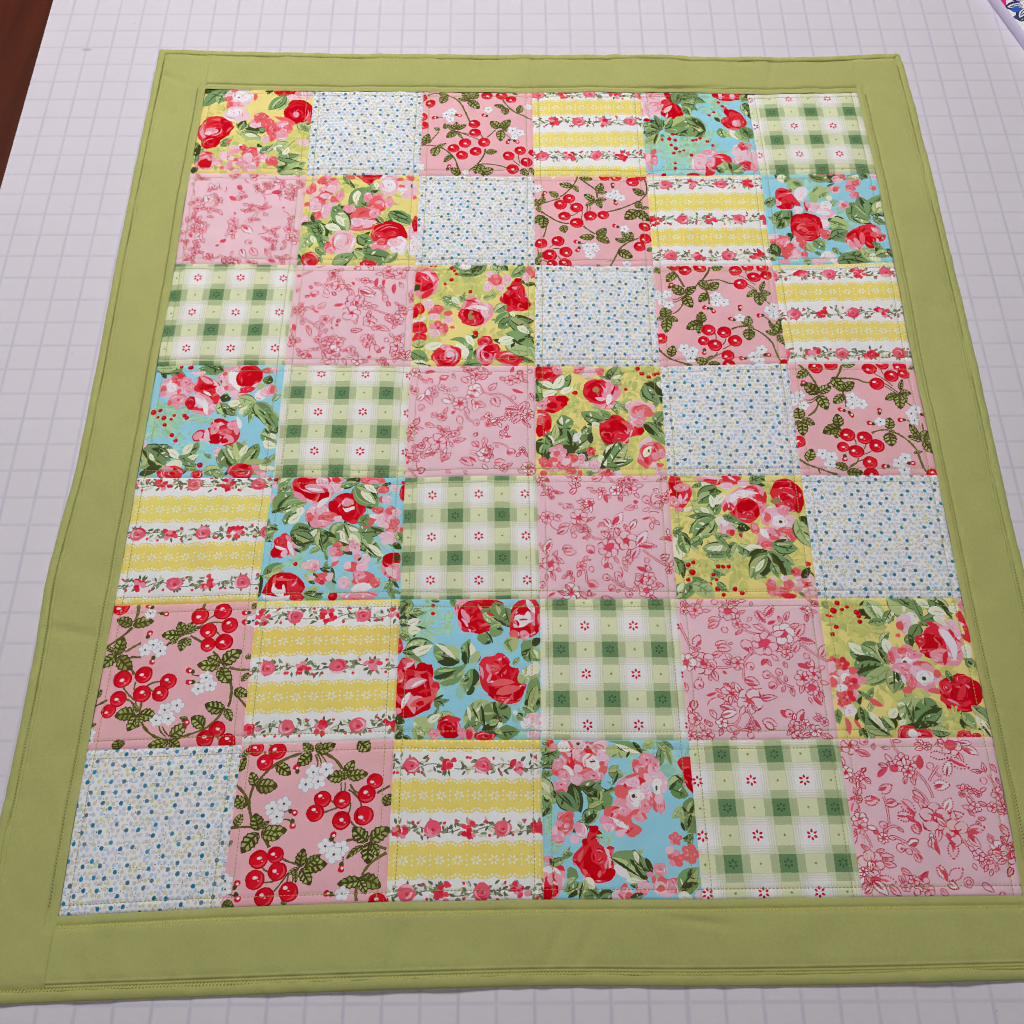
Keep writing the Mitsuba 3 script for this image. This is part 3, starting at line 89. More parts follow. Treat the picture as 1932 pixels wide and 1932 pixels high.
 (2, 0): ("cherry", "S s 8 43 48 89 24 141 24;S s 10 212 47 306 71 354 166;S s 10 354 166 390 260 439 400;S s 10 731 101 783 227 886 290;S s 10 886 290 943 320 989 344;S s 8 69 629 123 538 156 493;S s 8 3 652 25 637 138 666;S s 8 315 492 395 537 452 537;S s 6 338 507 441 567 521 597;S s 8 588 567 622 537 667 475;S s 10 572 702 578 776 501 879;S s 9 512 879 646 864 768 921;S s 8 479 908 435 937 414 981;S s 10 161 674 287 747 323 879;S s 10 323 879 336 937 359 981;S s 5 758 521 792 581 826 596;S s 6 813 819 835 863 880 892;S s 5 139 324 173 323 196 323;S s 7 520 522 543 552 554 582;S s 6 870 760 858 804 880 863;L K 141 16 223 47 50;L K 212 55 168 151 60;L K 423 118 362 -1 40;L K 434 102 409 -2 35;L K 446 102 491 -2 50;L K 411 118 511 213 50;L K 411 118 323 87 40;L K 819 5 865 29 50;L K 748 196 655 173 45;L K 748 196 748 290 60;L K 874 274 893 172 50;L K 166 477 114 439 50;L K 303 477 233 416 50;L K 303 477 312 385 50;L K 315 492 226 561 50;L K 314 477 399 423 45;L K 223 462 204 401 60;L K 36 637 60 516 50;L K 36 644 0 577 60;L K 702 460 621 376 60;L K 713 460 793 360 50;L K 713 475 707 604 50;L K 724 460 770 490 60;L K 578 746 674 739 50;L K 879 936 950 986 60;L K 957 906 1000 986 40;L K 524 879 558 994 50;L K 518 879 486 980 50;L K 547 966 641 929 60;L K 150 674 120 785 60;L K 139 674 222 636 30;L K 287 777 211 858 40;L K 359 988 274 930 55;L K 315 492 373 583 20;C -9 80 47;C 70 151 46;C -5 309 52;C 16 409 46;C 585 46 52;C 719 45 53;C 806 93 47;C 473 407 51;C 480 514 51;C 391 635 54;C 291 695 51;C 366 777 53;C 488 732 51;C 561 627 54;C 780 783 53;C 881 716 51;C 936 848 53;C 813 929 53;C 993 737 39;w 598 228 40;u 564 299 200;w 962 187 35;w 218 292 40;w 269 253 40;w 254 346 40;u 116 324 180;u 328 300 10;w 816 483 46;w 884 505 40;w 832 558 34;u 775 611 120;u 849 611 30;u 252 916 300;w 403 966 28;w -9 910 50"),
 (3, 1): ("cherry", "S s 9 381 10 374 71 327 147;S s 10 398 25 475 116 531 161;S s 9 327 147 269 223 223 253;S s 9 223 268 143 298 52 329;S s 10 40 388 85 447 130 476;S s 10 107 491 106 622 71 709;S s 10 130 476 218 563 296 562;S s 10 531 161 552 206 550 266;S s 10 971 23 1005 113 978 218;S s 10 978 218 930 278 895 323;S s 10 907 293 803 382 623 428;S s 10 887 714 787 743 718 829;S s 10 718 829 682 928 635 1005;S s 10 418 590 461 633 515 675;S s 6 301 312 312 342 323 356;S s 6 309 474 354 459 377 430;S s 6 411 400 421 459 397 517;S s 6 442 531 464 517 476 502;S s 6 469 340 457 385 455 429;S s 6 480 340 490 385 478 414;S s 7 808 1 829 23 851 54;S s 6 126 822 159 779 182 765;S s 6 147 836 203 821 225 835;S s 8 26 823 36 908 14 965;S s 7 36 950 91 950 124 991;S s 5 191 906 212 934 234 962;S s 5 380 762 413 790 436 762;S s 5 610 957 626 957 648 949;L K 339 132 225 102 45;L K 339 117 382 199 40;L K 398 25 511 40 45;L K 212 253 133 193 50;L K 52 343 7 269 60;L K 41 329 81 246 50;L K 29 344 40 418 50;L K 85 461 0 535 60;L K 85 476 72 600 55;L K 240 577 261 656 70;L K 526 296 438 229 50;L K 526 296 446 355 35;L K 549 280 628 280 50;L K 538 281 580 384 40;L K 552 191 589 100 60;L K 552 206 636 198 40;L K 967 218 869 152 50;L K 892 381 918 293 60;L K 891 396 786 506 55;L K 891 396 996 505 50;L K 925 381 998 359 40;L K 707 843 823 912 50;L K 787 743 690 723 40;L K 787 743 830 650 60;L K 777 729 748 644 35;L K 956 854 1002 812 60;L K 514 704 387 705 40;L K 526 689 611 617 55;L K 525 704 633 767 50;L K 25 922 75 872 60;L K 14 923 36 1000 60;L K 516 1000 549 992 50;C 302 275 54;C 227 342 56;C 367 378 56;C 259 475 53;C 363 554 58;C 482 473 56;C 594 464 50;C 620 17 48;C 723 9 51;C 944 0 51;C 867 69 56;C 948 584 52;C 894 799 52;C 947 713 52;C 54 773 53;C 198 750 55;C 263 863 55;C 125 900 61;C 145 991 44;C 255 983 55;w 709 205 39;w 663 235 39;w 758 264 39;w 713 257 34;u 690 115 270;u 705 317 80;u 87 209 300;w 771 615 39;u 695 587 200;w 445 804 41;w 500 804 41;w 470 889 44;w 527 832 27;w 455 861 33;u 359 755 200;u 368 833 120;w 777 982 38;w 31 149 46;w 169 18 17"),
 (4, 2): ("cherry", "S s 11 112 12 190 82 239 233;S s 11 468 23 450 99 372 189;S s 6 221 322 171 366 137 351;S s 6 220 337 169 395 135 380;S s 9 223 381 199 469 127 504;S s 9 386 159 347 204 333 234;S s 9 413 265 443 324 430 413;S s 10 420 175 529 145 573 176;S s 10 573 176 618 207 654 199;S s 6 704 117 776 163 829 223;S s 6 763 56 759 102 790 148;S s 6 760 208 804 238 834 283;S s 6 757 230 801 268 833 298;S s 8 883 373 915 403 925 418;S s 6 864 548 917 592 942 678;S s 10 937 721 964 778 1013 848;S s 10 586 667 647 632 715 640;S s 10 737 654 846 706 902 819;S s 10 902 819 914 916 960 1006;S s 6 445 701 466 729 451 771;S s 6 532 758 529 786 504 814;S s 6 572 815 535 842 500 856;S s 7 452 883 461 910 379 951;S s 6 496 897 450 910 390 951;S s 10 -6 821 22 918 142 961;S s 10 142 961 196 989 252 997;L K 179 82 102 172 50;L K 479 38 576 16 50;L K 234 308 147 210 55;L K 245 308 333 234 50;L K 245 308 288 440 50;L K 79 540 163 576 50;L K 68 540 63 431 70;L K 79 540 65 675 50;L K 56 539 -1 539 60;L K 374 159 424 265 50;L K 424 265 359 204 40;L K 436 265 525 191 55;L K 422 294 351 383 50;L K 834 283 746 342 45;L K 845 298 842 432 50;L K 856 299 945 299 50;L K 856 299 894 381 50;L K 858 284 905 179 30;L K 948 721 859 692 45;L K 948 721 990 564 40;L K 960 721 994 820 40;L K 940 692 894 592 30;L K 716 633 737 540 60;L K 716 633 764 669 50;L K 725 661 713 774 65;L K 715 647 674 589 30;L K 362 600 359 492 60;L K 362 600 232 656 50;L K 361 615 319 706 50;L K 377 978 278 942 50;L K 376 992 465 993 50;L K 89 919 113 816 55;L K 367 964 416 917 40;L K 17 19 49 81 60;C 177 13 42;C 257 59 53;C 384 30 54;C 679 63 54;C 785 18 51;C 827 133 56;C 910 26 51;C 930 111 48;C 706 207 56;C 402 672 57;C 526 695 57;C 604 780 57;C 354 777 45;C 441 820 57;C 534 918 51;C 537 1007 51;C 21 738 51;C 977 1007 45;w 46 321 44;w 94 299 41;w 49 372 35;w 105 409 41;w 19 291 35;u 129 210 300;u 398 449 200;u 453 479 60;w 490 325 44;w 483 399 44;w 554 392 44;w 522 355 29;w 912 483 44;w 958 440 41;w 988 484 35;w 941 535 41;u 831 533 180;u 676 452 280;u 596 567 200;w 666 553 40;w 195 845 45;w 261 873 45;w 240 935 45;w 214 893 34;u 351 881 100;u 650 947 180;w 736 935 45;w 805 873 45;w 777 976 45;w 766 914 28;u 845 922 0"),
 (5, 3): ("cherry", "S s 11 79 15 163 104 210 236;S s 11 424 15 411 75 352 163;S s 10 196 378 164 462 102 489;S s 6 191 307 138 364 104 336;S s 6 189 329 135 385 102 364;S s 9 339 163 300 192 272 221;S s 9 390 250 417 322 407 406;S s 10 390 149 500 141 546 163;S s 10 546 163 579 192 628 185;S s 6 670 104 743 149 793 221;S s 6 734 45 727 90 758 134;S s 6 735 200 790 236 830 293;S s 6 732 221 786 264 827 307;S s 8 866 364 897 392 907 406;S s 6 850 530 902 571 923 652;S s 9 963 558 963 625 959 678;S s 11 1007 30 1014 60 1018 112;S s 10 564 645 627 612 696 618;S s 10 750 645 845 705 884 809;S s 10 884 809 889 912 923 975;S s 6 419 685 440 705 435 744;S s 6 510 738 501 764 487 784;S s 6 555 790 516 822 475 829;S s 7 431 861 436 912 353 937;S s 6 475 874 428 887 366 925;S s 10 -2 861 28 912 137 950;S s 10 137 950 212 988 268 994;S s 7 126 950 135 975 138 994;L K 142 67 56 141 50;L K 429 23 530 8 50;L K 205 293 106 192 55;L K 206 279 309 221 50;L K 205 293 256 427 50;L K 52 517 142 564 50;L K 40 517 38 413 70;L K 51 530 45 658 50;L K 39 530 -4 558 60;L K 331 134 406 264 50;L K 400 264 335 207 40;L K 412 264 495 185 55;L K 397 293 316 371 50;L K 818 293 720 343 45;L K 830 293 820 427 50;L K 830 293 927 286 50;L K 842 293 877 371 50;L K 846 264 881 163 30;L K 935 718 837 678 45;L K 949 705 998 625 70;L K 949 705 1003 816 50;L K 928 692 867 571 30;L K 697 612 724 510 60;L K 695 625 750 645 50;L K 693 638 698 757 65;L K 848 822 919 809 30;L K 338 585 328 475 60;L K 338 585 204 638 50;L K 337 598 292 685 50;L K 352 950 254 912 50;L K 337 975 449 981 50;L K 53 887 97 784 55;L K 953 60 1007 30 40;C 212 45 58;C 338 15 55;C 641 52 58;C 752 8 52;C 801 126 58;C 884 30 52;C 903 104 49;C 675 200 58;C 382 658 58;C 506 685 58;C 588 757 58;C 334 764 46;C 427 803 57;C 517 899 54;C 515 994 56;C 11 711 52;C 965 994 45;u 94 192 300;w 4 322 42;w 60 300 42;w 19 357 36;w 81 392 42;u 368 434 200;u 434 475 60;w 459 322 45;w 457 385 45;w 529 385 45;w 498 350 30;w 895 475 44;w 938 434 42;w 908 537 41;u 809 530 180;u 994 482 0;u 657 448 280;u 570 558 200;w 648 544 41;w 173 822 46;w 239 848 46;w 220 912 45;u 334 861 100;u 626 931 180;w 726 906 45;w 784 861 46;w 762 962 45;u 822 906 0"),
 (0, 5): ("cherry", "S s 14 170 -1 192 65 166 129;S s 7 315 63 341 70 353 70;S s 12 160 167 121 229 -10 306;S s 11 140 342 194 307 238 283;S s 10 182 380 218 382 254 383;S s 11 180 441 208 467 225 503;S s 10 432 290 412 314 407 326;S s 7 565 193 599 169 619 131;S s 7 625 182 666 119 725 96;S s 7 671 158 742 141 793 156;S s 10 572 244 623 271 663 297;S s 14 634 1 631 27 627 47;S s 7 738 211 765 238 779 257;S s 13 742 362 782 400 812 450;S s 10 862 476 924 502 1006 493;S s 12 856 536 911 609 895 691;S s 9 915 657 979 717 1006 752;S s 6 617 516 655 535 683 524;S s 6 643 577 672 578 688 566;S s 8 159 567 188 633 265 682;S s 8 245 552 239 587 242 611;S s 8 320 584 363 556 410 557;S s 8 347 603 362 627 397 628;S s 8 193 668 242 681 259 716;S s 9 265 682 273 728 290 763;S s 8 302 695 308 730 301 764;S s 12 322 821 369 902 429 926;S s 6 442 859 460 905 498 928;S s 6 465 860 481 894 521 929;S s 11 429 926 515 973 612 932;S s 11 612 932 745 903 786 859;S s 12 786 859 839 816 851 770;S s 11 895 691 899 726 884 748;S s 7 828 934 842 951 843 962;S s 10 -9 708 45 686 77 670;L K 158 154 46 106 50;L K 158 154 294 127 45;L K 84 365 111 241 55;L K 79 340 -1 294 30;L K 82 353 -5 435 55;L K 96 365 201 460 55;L K 511 242 376 231 45;L K 523 242 479 139 55;L K 521 230 577 142 35;L K 537 255 519 348 55;L K 537 255 580 313 50;L K 488 254 432 290 50;L K 533 230 631 182 30;L K 813 462 929 362 50;L K 801 462 651 451 45;L K 802 474 884 579 55;L K 814 474 799 552 50;L K 800 450 711 404 50;L K 964 418 1004 395 60;L K 913 633 1004 671 55;L K 955 575 996 517 45;L K 280 775 149 782 55;L K 292 775 411 802 55;L K 292 775 246 881 50;L K 303 775 305 860 50;L K 300 752 252 705 40;L K 521 929 619 854 55;L K 514 962 393 986 45;L K 524 951 593 1003 60;L K 512 951 473 994 60;L K 743 880 654 810 60;L K 867 759 736 726 50;L K 867 759 916 841 45;L K 203 1001 181 940 100;L K -19 649 24 598 60;L K -13 839 31 829 50;L K 965 25 1016 40 70;L K 632 820 573 807 40;C 55 15 59;C 615 98 62;C 772 71 62;C 832 176 58;C 689 210 58;C 700 311 51;C 807 296 61;C 153 531 62;C 291 505 59;C 464 559 56;C 422 640 56;C 299 636 59;C 96 746 49;C 147 666 56;C 830 894 55;C 757 953 57;C 902 980 57;w 267 68 40;u 365 71 10;u 252 15 200;w 325 299 45;w 276 334 45;w 380 344 45;w 373 294 24;u 284 222 290;u 336 410 100;w 715 543 44;w 751 598 44;w 671 619 44;u 602 492 200;u 612 570 180;w 467 752 47;w 545 726 47;w 498 810 46;w 419 819 40;u 617 837 40;w 2 890 34;w 5 934 29;w 988 143 49;u 933 83 180;u 940 154 180"),
 (1, 6): ("cherry", "S s 8 164 86 162 62 154 50;S s 8 180 8 205 15 218 27;S s 12 404 69 274 102 198 171;S s 12 198 171 165 206 145 241;S s 12 538 73 638 112 674 185;S s 7 502 78 543 133 533 157;S s 7 514 72 566 122 568 146;S s 7 491 83 519 132 510 168;S s 7 674 268 676 291 679 327;S s 7 698 269 708 316 697 327;S s 8 735 281 751 329 799 342;S s 8 726 316 813 366 818 447;S s 8 744 398 747 445 726 479;S s 8 570 457 616 441 662 425;S s 7 600 383 623 378 636 395;S s 10 907 345 942 323 988 300;S s 12 -1 260 71 321 89 368;S s 12 114 275 87 356 107 426;S s 12 107 426 125 472 133 495;S s 11 -9 531 60 521 143 530;S s 6 311 455 344 433 356 433;S s 6 315 495 348 479 374 502;S s 13 208 588 248 634 256 656;S s 7 216 765 242 793 266 800;S s 7 239 864 284 865 318 855;S s 7 303 930 344 889 383 825;S s 7 387 868 396 836 394 814;S s 6 422 869 430 837 417 815;S s 10 344 725 387 749 434 761;S s 10 548 743 569 721 585 700;S s 6 643 623 656 641 680 647;S s 6 720 726 723 759 718 770;S s 10 731 632 760 627 794 617;S s 11 902 654 950 677 986 690;S s 12 987 712 874 764 844 839;S s 12 823 871 805 935 820 989;S s 6 669 947 680 953 692 953;S s 6 41 922 65 933 76 934;S s 9 752 514 778 549 815 572;L K 7 82 60 23 40;L K 7 178 38 89 50;L K 476 59 404 2 50;L K 488 59 613 20 45;L K 465 71 381 147 55;L K 487 47 520 5 60;L K 242 137 339 205 50;L K 126 276 85 186 50;L K 126 276 263 280 55;L K 764 0 842 69 70;L K 696 233 581 230 55;L K 696 233 743 133 50;L K 708 233 839 219 45;L K 697 257 692 185 50;L K 960 428 997 353 60;L K 92 391 -12 365 55;L K 80 391 13 331 50;L K 25 520 63 448 55;L K 181 553 146 450 60;L K 194 565 350 553 45;L K 182 565 91 679 50;L K 195 576 308 602 45;L K 179 542 239 498 40;L K -7 637 25 610 60;L K 460 784 472 674 50;L K 483 784 620 767 50;L K 471 784 532 884 50;L K 460 784 383 825 30;L K 493 774 575 716 50;L K 438 794 445 870 30;L K 866 641 772 554 55;L K 878 642 997 566 50;L K 878 642 874 769 55;L K 844 663 745 738 25;L K 890 653 935 727 50;L K 846 872 704 889 40;L K 822 860 958 913 50;L K 822 860 874 948 40;L K 4 984 79 1003 70;L K 366 991 397 965 70;C 97 30 52;C 239 52 58;C 168 123 54;C 890 268 51;C 842 349 57;C 832 482 62;C 563 370 54;C 689 379 57;C 523 455 56;C 692 506 59;C 301 702 52;C 200 726 58;C 323 801 58;C 191 846 60;C 259 950 60;C 404 923 60;C 946 998 54;u 378 170 250;w 488 197 48;w 571 182 48;w 524 258 48;w 447 273 48;w 248 419 47;w 322 392 45;w 283 471 47;u 386 446 20;u 388 520 80;w 605 661 47;w 705 676 47;w 661 713 52;u 647 601 290;u 714 792 90;w 731 944 43;u 645 941 190;w 8 846 46;w 15 894 40;u 80 870 300;u 95 945 60"),
 (0, 1): ("toile", "l 237 206 186 119 40;l 249 206 263 118 40;s 432 141 473 204 60;o 563 76 24;f 743 99 42;l 812 138 955 145 30;s 662 195 707 163 50;s 724 226 817 202 50;l 834 272 930 303 30;l 830 225 926 240 30;f 201 308 41;f 284 315 35;s 373 268 443 322 50;f 109 324 35;f 120 417 35;l 173 370 157 432 40;l 213 416 232 478 50;l 283 416 338 492 30;s 427 453 452 476 60;f 564 422 29;l 521 461 540 414 50;s 620 398 668 414 60;l 672 452 721 490 50;s 825 397 853 381 60;l 880 504 934 535 50;f 437 553 41;l 405 583 448 673 40;f 435 658 40;l 509 582 616 679 40;s 522 597 571 627 50;l 529 552 585 529 40;f 143 614 40;s 83 690 111 734 60;f 167 719 34;l 46 570 48 494 40;l 684 597 735 656 30;f 769 656 35;f 906 625 46;f 924 715 40;o 962 774 23;l 868 745 895 804 40;s 345 777 399 747 60;s 315 821 348 807 60;o 584 776 29;l 534 850 576 937 50;l 612 835 677 922 50;l 726 834 791 936 30;s 759 950 829 979 50;s 60 968 158 938 30;l 255 895 310 981 40;f 455 966 34;f 71 778 28;f 754 746 29;l 902 892 929 950 50;l 46 88 92 72 40;f 116 72 24;f 96 509 23;f 504 275 24;l 337 22 388 53 40"),
 (1, 2): ("toile", "s 13 118 54 118 80;t 66 110 111 81 145 66;f 320 95 47;l 327 110 331 168 40;l 489 51 521 7 50;o 523 37 24;o 630 37 24;f 774 73 53;l 800 139 729 124 40;f 875 95 53;l 836 153 800 124 50;l 895 153 929 124 50;s 479 183 505 219 60;f 590 168 35;s 689 139 683 255 30;s 742 153 741 240 30;s 839 197 838 312 35;l 873 182 912 254 40;l 162 198 241 227 40;f 276 227 29;l 255 270 307 327 50;o 182 313 35;s 153 313 190 342 60;f 371 234 53;l 437 255 504 298 40;l 549 269 688 341 35;s 562 291 646 312 30;f 528 398 76;f 500 505 70;s 349 435 430 413 40;l 190 485 173 428 50;s 190 485 237 499 50;l 223 470 277 399 50;f 617 427 41;t 617 427 690 483 843 525;l 752 326 790 398 50;o 764 341 23;l 808 511 764 553 40;f 922 468 35;s 912 511 957 496 50;f 880 567 46;f 80 499 35;t 89 542 175 598 263 681;l 91 570 119 626 50;s 31 612 48 682 50;l 142 626 186 738 30;f 289 569 47;s 374 625 404 632 80;s 341 639 366 667 50;l 307 653 299 709 50;f 650 582 52;d 500 680 597 666 35;l 698 624 828 679 30;d 593 791 657 707 50;d 631 846 670 735 50;s 645 708 672 777 40;f 246 765 35;f 373 764 46;l 335 723 399 806 40;f 409 792 46;f 369 875 69;f 307 820 40;f 517 853 34;l 288 861 340 957 40;o 798 762 23;f 881 817 51;l 708 804 759 886 40;s 756 845 790 831 60;l 826 858 873 899 50;f 918 885 40;s 647 928 686 914 60;f 141 903 34;s 164 903 212 930 60;l 84 904 131 917 40;f 574 955 40;l 717 954 833 994 30;f 351 943 46;l 453 929 492 997 30;f 38 766 23;f 954 919 28;t 210 751 272 806 309 848;t 17 655 48 752 49 835"),
 (2, 3): ("toile", "f 40 59 40;s 115 66 202 53 40;l 100 121 148 169 40;l 146 115 188 170 40;d 239 129 308 102 50;s 239 129 297 143 30;l 342 74 367 136 40;f 459 47 35;f 530 89 53;d 413 116 461 171 50;d 554 131 624 89 50;l 576 19 623 62 40;f 801 146 47;l 712 118 765 146 50;s 801 76 824 6 40;f 860 132 41;s 812 229 906 264 30;o 955 56 24;f 46 237 34;d 128 278 207 211 50;d 73 332 128 264 50;l 128 278 188 373 40;f 300 239 29;l 334 225 392 226 60;f 520 240 58;s 474 281 521 295 60;t 567 227 614 295 713 269;d 625 241 695 173 40;t 719 269 789 311 824 352;t 824 352 859 393 894 420;l 256 320 349 361 40;f 406 361 63;l 522 349 615 390 50;l 527 349 523 443 50;s 510 335 545 376 40;d 666 296 708 391 60;o 824 311 23;d 754 419 882 433 40;s 754 412 871 427 15;f 941 461 53;d 812 540 882 460 40;d 871 433 918 339 40;l 954 257 977 339 40;l 894 501 963 582 30;o 103 392 29;l 179 453 226 480 70;f 271 481 40;s 339 455 373 428 60;l 397 469 427 555 50;t 442 442 467 509 501 523;o 536 537 29;f 633 471 29;f 697 512 29;f 628 551 29;f 36 570 34;d 46 544 95 492 50;l 136 532 217 572 40;l 304 626 319 561 60;f 286 613 28;l 135 663 187 690 40;f 243 704 68;t 287 652 322 692 357 744;l 334 705 358 757 40;d 356 705 458 681 30;l 333 666 378 653 40;l 720 605 755 659 50;s 755 665 813 659 30;o 766 639 17;l 766 619 784 553 40;d 515 655 548 629 50;l 504 707 562 760 60;s 538 734 562 760 60;l 595 669 618 735 60;f 608 826 62;f 641 775 34;d 416 849 518 914 40;s 483 837 541 889 30;l 676 892 767 880 60;l 586 903 632 955 40;t 664 723 744 711 790 764;o 807 797 34;s 778 790 801 823 60;f 893 779 29;l 687 736 710 763 50;f 88 766 45;l 65 753 145 780 40;f 24 829 39;s 3 867 26 880 80;f 202 806 22;s 270 859 293 879 70;d 270 859 347 802 40;t 245 743 280 795 293 872;f 938 935 57;l 858 946 903 985 50;t 27 918 62 970 96 996;d 95 958 150 933 60;l 306 949 351 975 50;l 452 952 475 990 50;f 16 622 22;l 5 648 52 688 40"),
 (3, 4): ("toile", "s 41 23 100 62 60;f 17 63 30;f 87 128 35;l 134 154 205 153 30;f 109 193 24;f 303 29 36;l 254 75 300 114 50;l 302 75 336 101 50;d 252 166 300 114 50;d 421 48 506 8 50;s 478 -18 507 -12 80;t 530 2 576 61 622 80;f 702 34 36;f 710 119 48;l 732 34 778 60 40;f 596 133 47;f 489 140 36;l 372 114 431 114 30;l 524 166 558 204 50;s 512 166 532 243 40;l 605 191 639 230 40;o 823 14 24;f 972 20 24;l 876 125 928 151 60;f 974 177 30;o 823 210 36;t 839 243 895 294 942 294;l 743 269 648 295 40;s 721 236 763 230 80;l 732 256 754 294 50;l 788 314 849 281 40;s 874 255 899 230 50;s 779 377 845 352 30;o 861 377 18;l 866 384 911 422 50;l 854 396 844 472 40;f 71 360 53;l 130 347 188 360 40;l 47 398 70 423 50;o 219 270 29;l 155 257 191 244 50;l 238 244 272 295 40;f 354 282 29;f 391 237 41;s 379 257 426 244 60;f 311 366 70;s 281 372 328 359 80;l 151 448 245 417 40;l 138 499 233 436 40;l 362 397 434 359 30;f 337 448 29;f 371 473 29;o 265 511 23;t 359 486 415 548 474 536;l 323 536 382 511 30;l 442 448 466 423 50;d 498 365 547 460 40;d 566 422 635 314 40;s 559 435 610 346 30;s 558 460 617 460 40;l 642 416 674 473 40;l 675 460 738 371 40;l 464 473 532 536 40;t 512 460 555 523 589 561;f 653 554 75;s 623 561 682 548 80;f 517 611 81;s 482 623 565 573 60;d 727 585 814 472 40;d 750 585 877 598 30;d 686 697 749 598 40;s 738 592 866 592 15;t 771 623 825 685 937 746;o 795 709 23;d 894 697 966 660 50;l 356 586 411 660 60;s 366 623 411 648 50;l 548 685 592 734 40;l 512 722 538 783 40;s 506 722 476 771 60;f 651 709 35;l 626 746 647 795 50;s 717 758 819 789 35;l 770 746 831 783 30;f 746 868 51;f 805 844 46;f 776 940 51;s 753 940 811 928 80;l 848 880 915 910 40;l 797 976 863 1012 40;f 310 753 40;l 363 710 387 697 50;o 384 777 23;t 338 783 347 844 346 880;l 346 880 436 904 60;s 357 892 414 904 40;t 4 562 32 624 76 685;d 43 648 91 536 40;s 55 624 90 561 40;f 87 734 63;s 64 759 110 710 60;l 170 623 251 599 50;l 181 642 285 642 50;l 122 685 190 734 40;l 121 771 166 795 50;l 86 795 119 868 40;s 200 808 234 820 50;f 223 808 23;o 16 892 28;l 51 808 50 868 40;f 230 952 68;l 186 892 231 940 40;s 207 964 253 964 50;l 128 940 218 976 30;s 60 988 117 952 30;l 287 940 342 1000 40;l 354 976 411 964 40;l 444 988 535 1000 30;o 490 838 29;o 577 819 29;t 508 832 552 868 584 904;t 565 832 551 892 674 934;l 595 916 620 868 50;o 527 916 28;o 650 964 28;s 509 928 538 922 60;l 559 952 595 928 40;f 957 783 29;f 975 523 29;s 940 510 996 548 40"),
 (4, 5): ("toile", "f 117 84 51;l 167 90 231 91 40;l 77 116 118 150 50;o 262 24 25;f 350 97 70;s 318 104 382 91 80;t 301 18 337 38 334 64;f 402 25 32;l 198 169 301 150 40;l 194 222 287 170 40;o 312 235 25;f 404 190 38;l 405 117 477 91 30;t 421 209 478 261 529 262;l 377 274 444 235 30;l 475 170 516 144 50;d 540 91 600 184 40;s 555 131 600 184 30;d 604 144 671 52 40;s 618 131 663 65 30;s 611 197 676 171 40;l 693 131 724 191 40;l 739 171 779 99 40;l 510 196 592 249 30;t 549 183 605 249 638 288;f 715 268 81;s 677 275 753 262 80;f 576 339 93;s 531 352 623 313 60;d 800 288 874 197 40;d 824 301 931 333 30;d 761 403 822 314 40;s 811 301 920 327 15;t 831 340 896 416 1001 461;o 857 429 25;d 950 429 1005 340 50;l 417 313 490 390 60;s 430 364 478 390 50;l 611 416 661 467 40;l 577 448 607 504 40;s 571 448 540 498 60;f 723 416 37;l 692 467 717 517 50;s 782 486 889 518 35;l 839 473 907 518 40;f 813 586 61;f 890 555 49;f 865 655 55;s 829 655 902 655 70;l 921 605 991 624 40;s 865 704 922 777 30;l 833 716 851 765 40;l 911 679 942 722 50;f 376 479 49;l 423 441 449 428 50;o 460 498 31;t 416 504 411 554 407 592;l 407 592 514 629 50;s 429 617 489 629 40;t 501 403 450 416 420 466;t 2 182 26 273 58 351;t 58 351 105 389 139 428;d 89 351 133 274 50;s 108 351 142 312 50;f 147 478 80;s 121 491 174 453 60;l 233 351 317 319 50;l 243 370 348 377 50;t 231 504 292 517 343 491;s 266 529 300 554 50;l 177 554 185 604 50;l 115 567 99 604 50;o 98 623 37;f 24 466 68;s 4 478 50 453 60;l 1 604 19 678 40;f 312 685 67;l 264 617 313 679 40;l 314 666 333 604 40;l 213 703 286 703 40;s 140 703 215 679 30;l 205 654 252 679 40;l 298 703 304 771 40;l 324 691 366 765 40;f 429 740 79;s 405 740 464 753 50;l 503 728 626 716 30;l 225 771 338 801 40;l 225 844 349 814 40;l 358 838 390 765 40;l 438 765 489 808 40;o 564 561 31;o 652 542 28;t 583 555 628 592 648 630;t 643 567 625 617 743 655;l 687 617 692 567 50;o 599 636 31;s 578 654 610 642 60;l 654 685 684 642 50;l 719 654 736 716 50;t 412 789 438 886 480 946;l 500 874 604 910 50;d 522 886 577 934 50;s 453 862 493 934 30;f 233 886 36;l 156 795 198 868 40;t 268 898 339 910 358 838;f 410 922 30;t 316 898 349 934 397 934;f 54 856 42;s 41 862 78 862 60;l 27 740 59 789 40;d 64 728 46 801 50;o 153 898 18;l 114 862 158 910 40;s 635 802 670 862 60;o 686 826 30;t 695 850 727 886 744 946;d 733 886 786 802 40;s 753 874 783 826 50;f 786 898 30;f 712 910 36;d 675 922 720 946 50;f 852 946 42;l 876 850 908 886 50;f 920 886 30;l 910 958 965 994 40;f 20 970 36;f 129 970 42;l 297 970 349 934 40;f 727 982 36;o 417 970 24;f 900 93 31;l 923 106 950 145 50;l 909 119 888 184 30;s 851 79 901 79 40;f 970 40 25"),
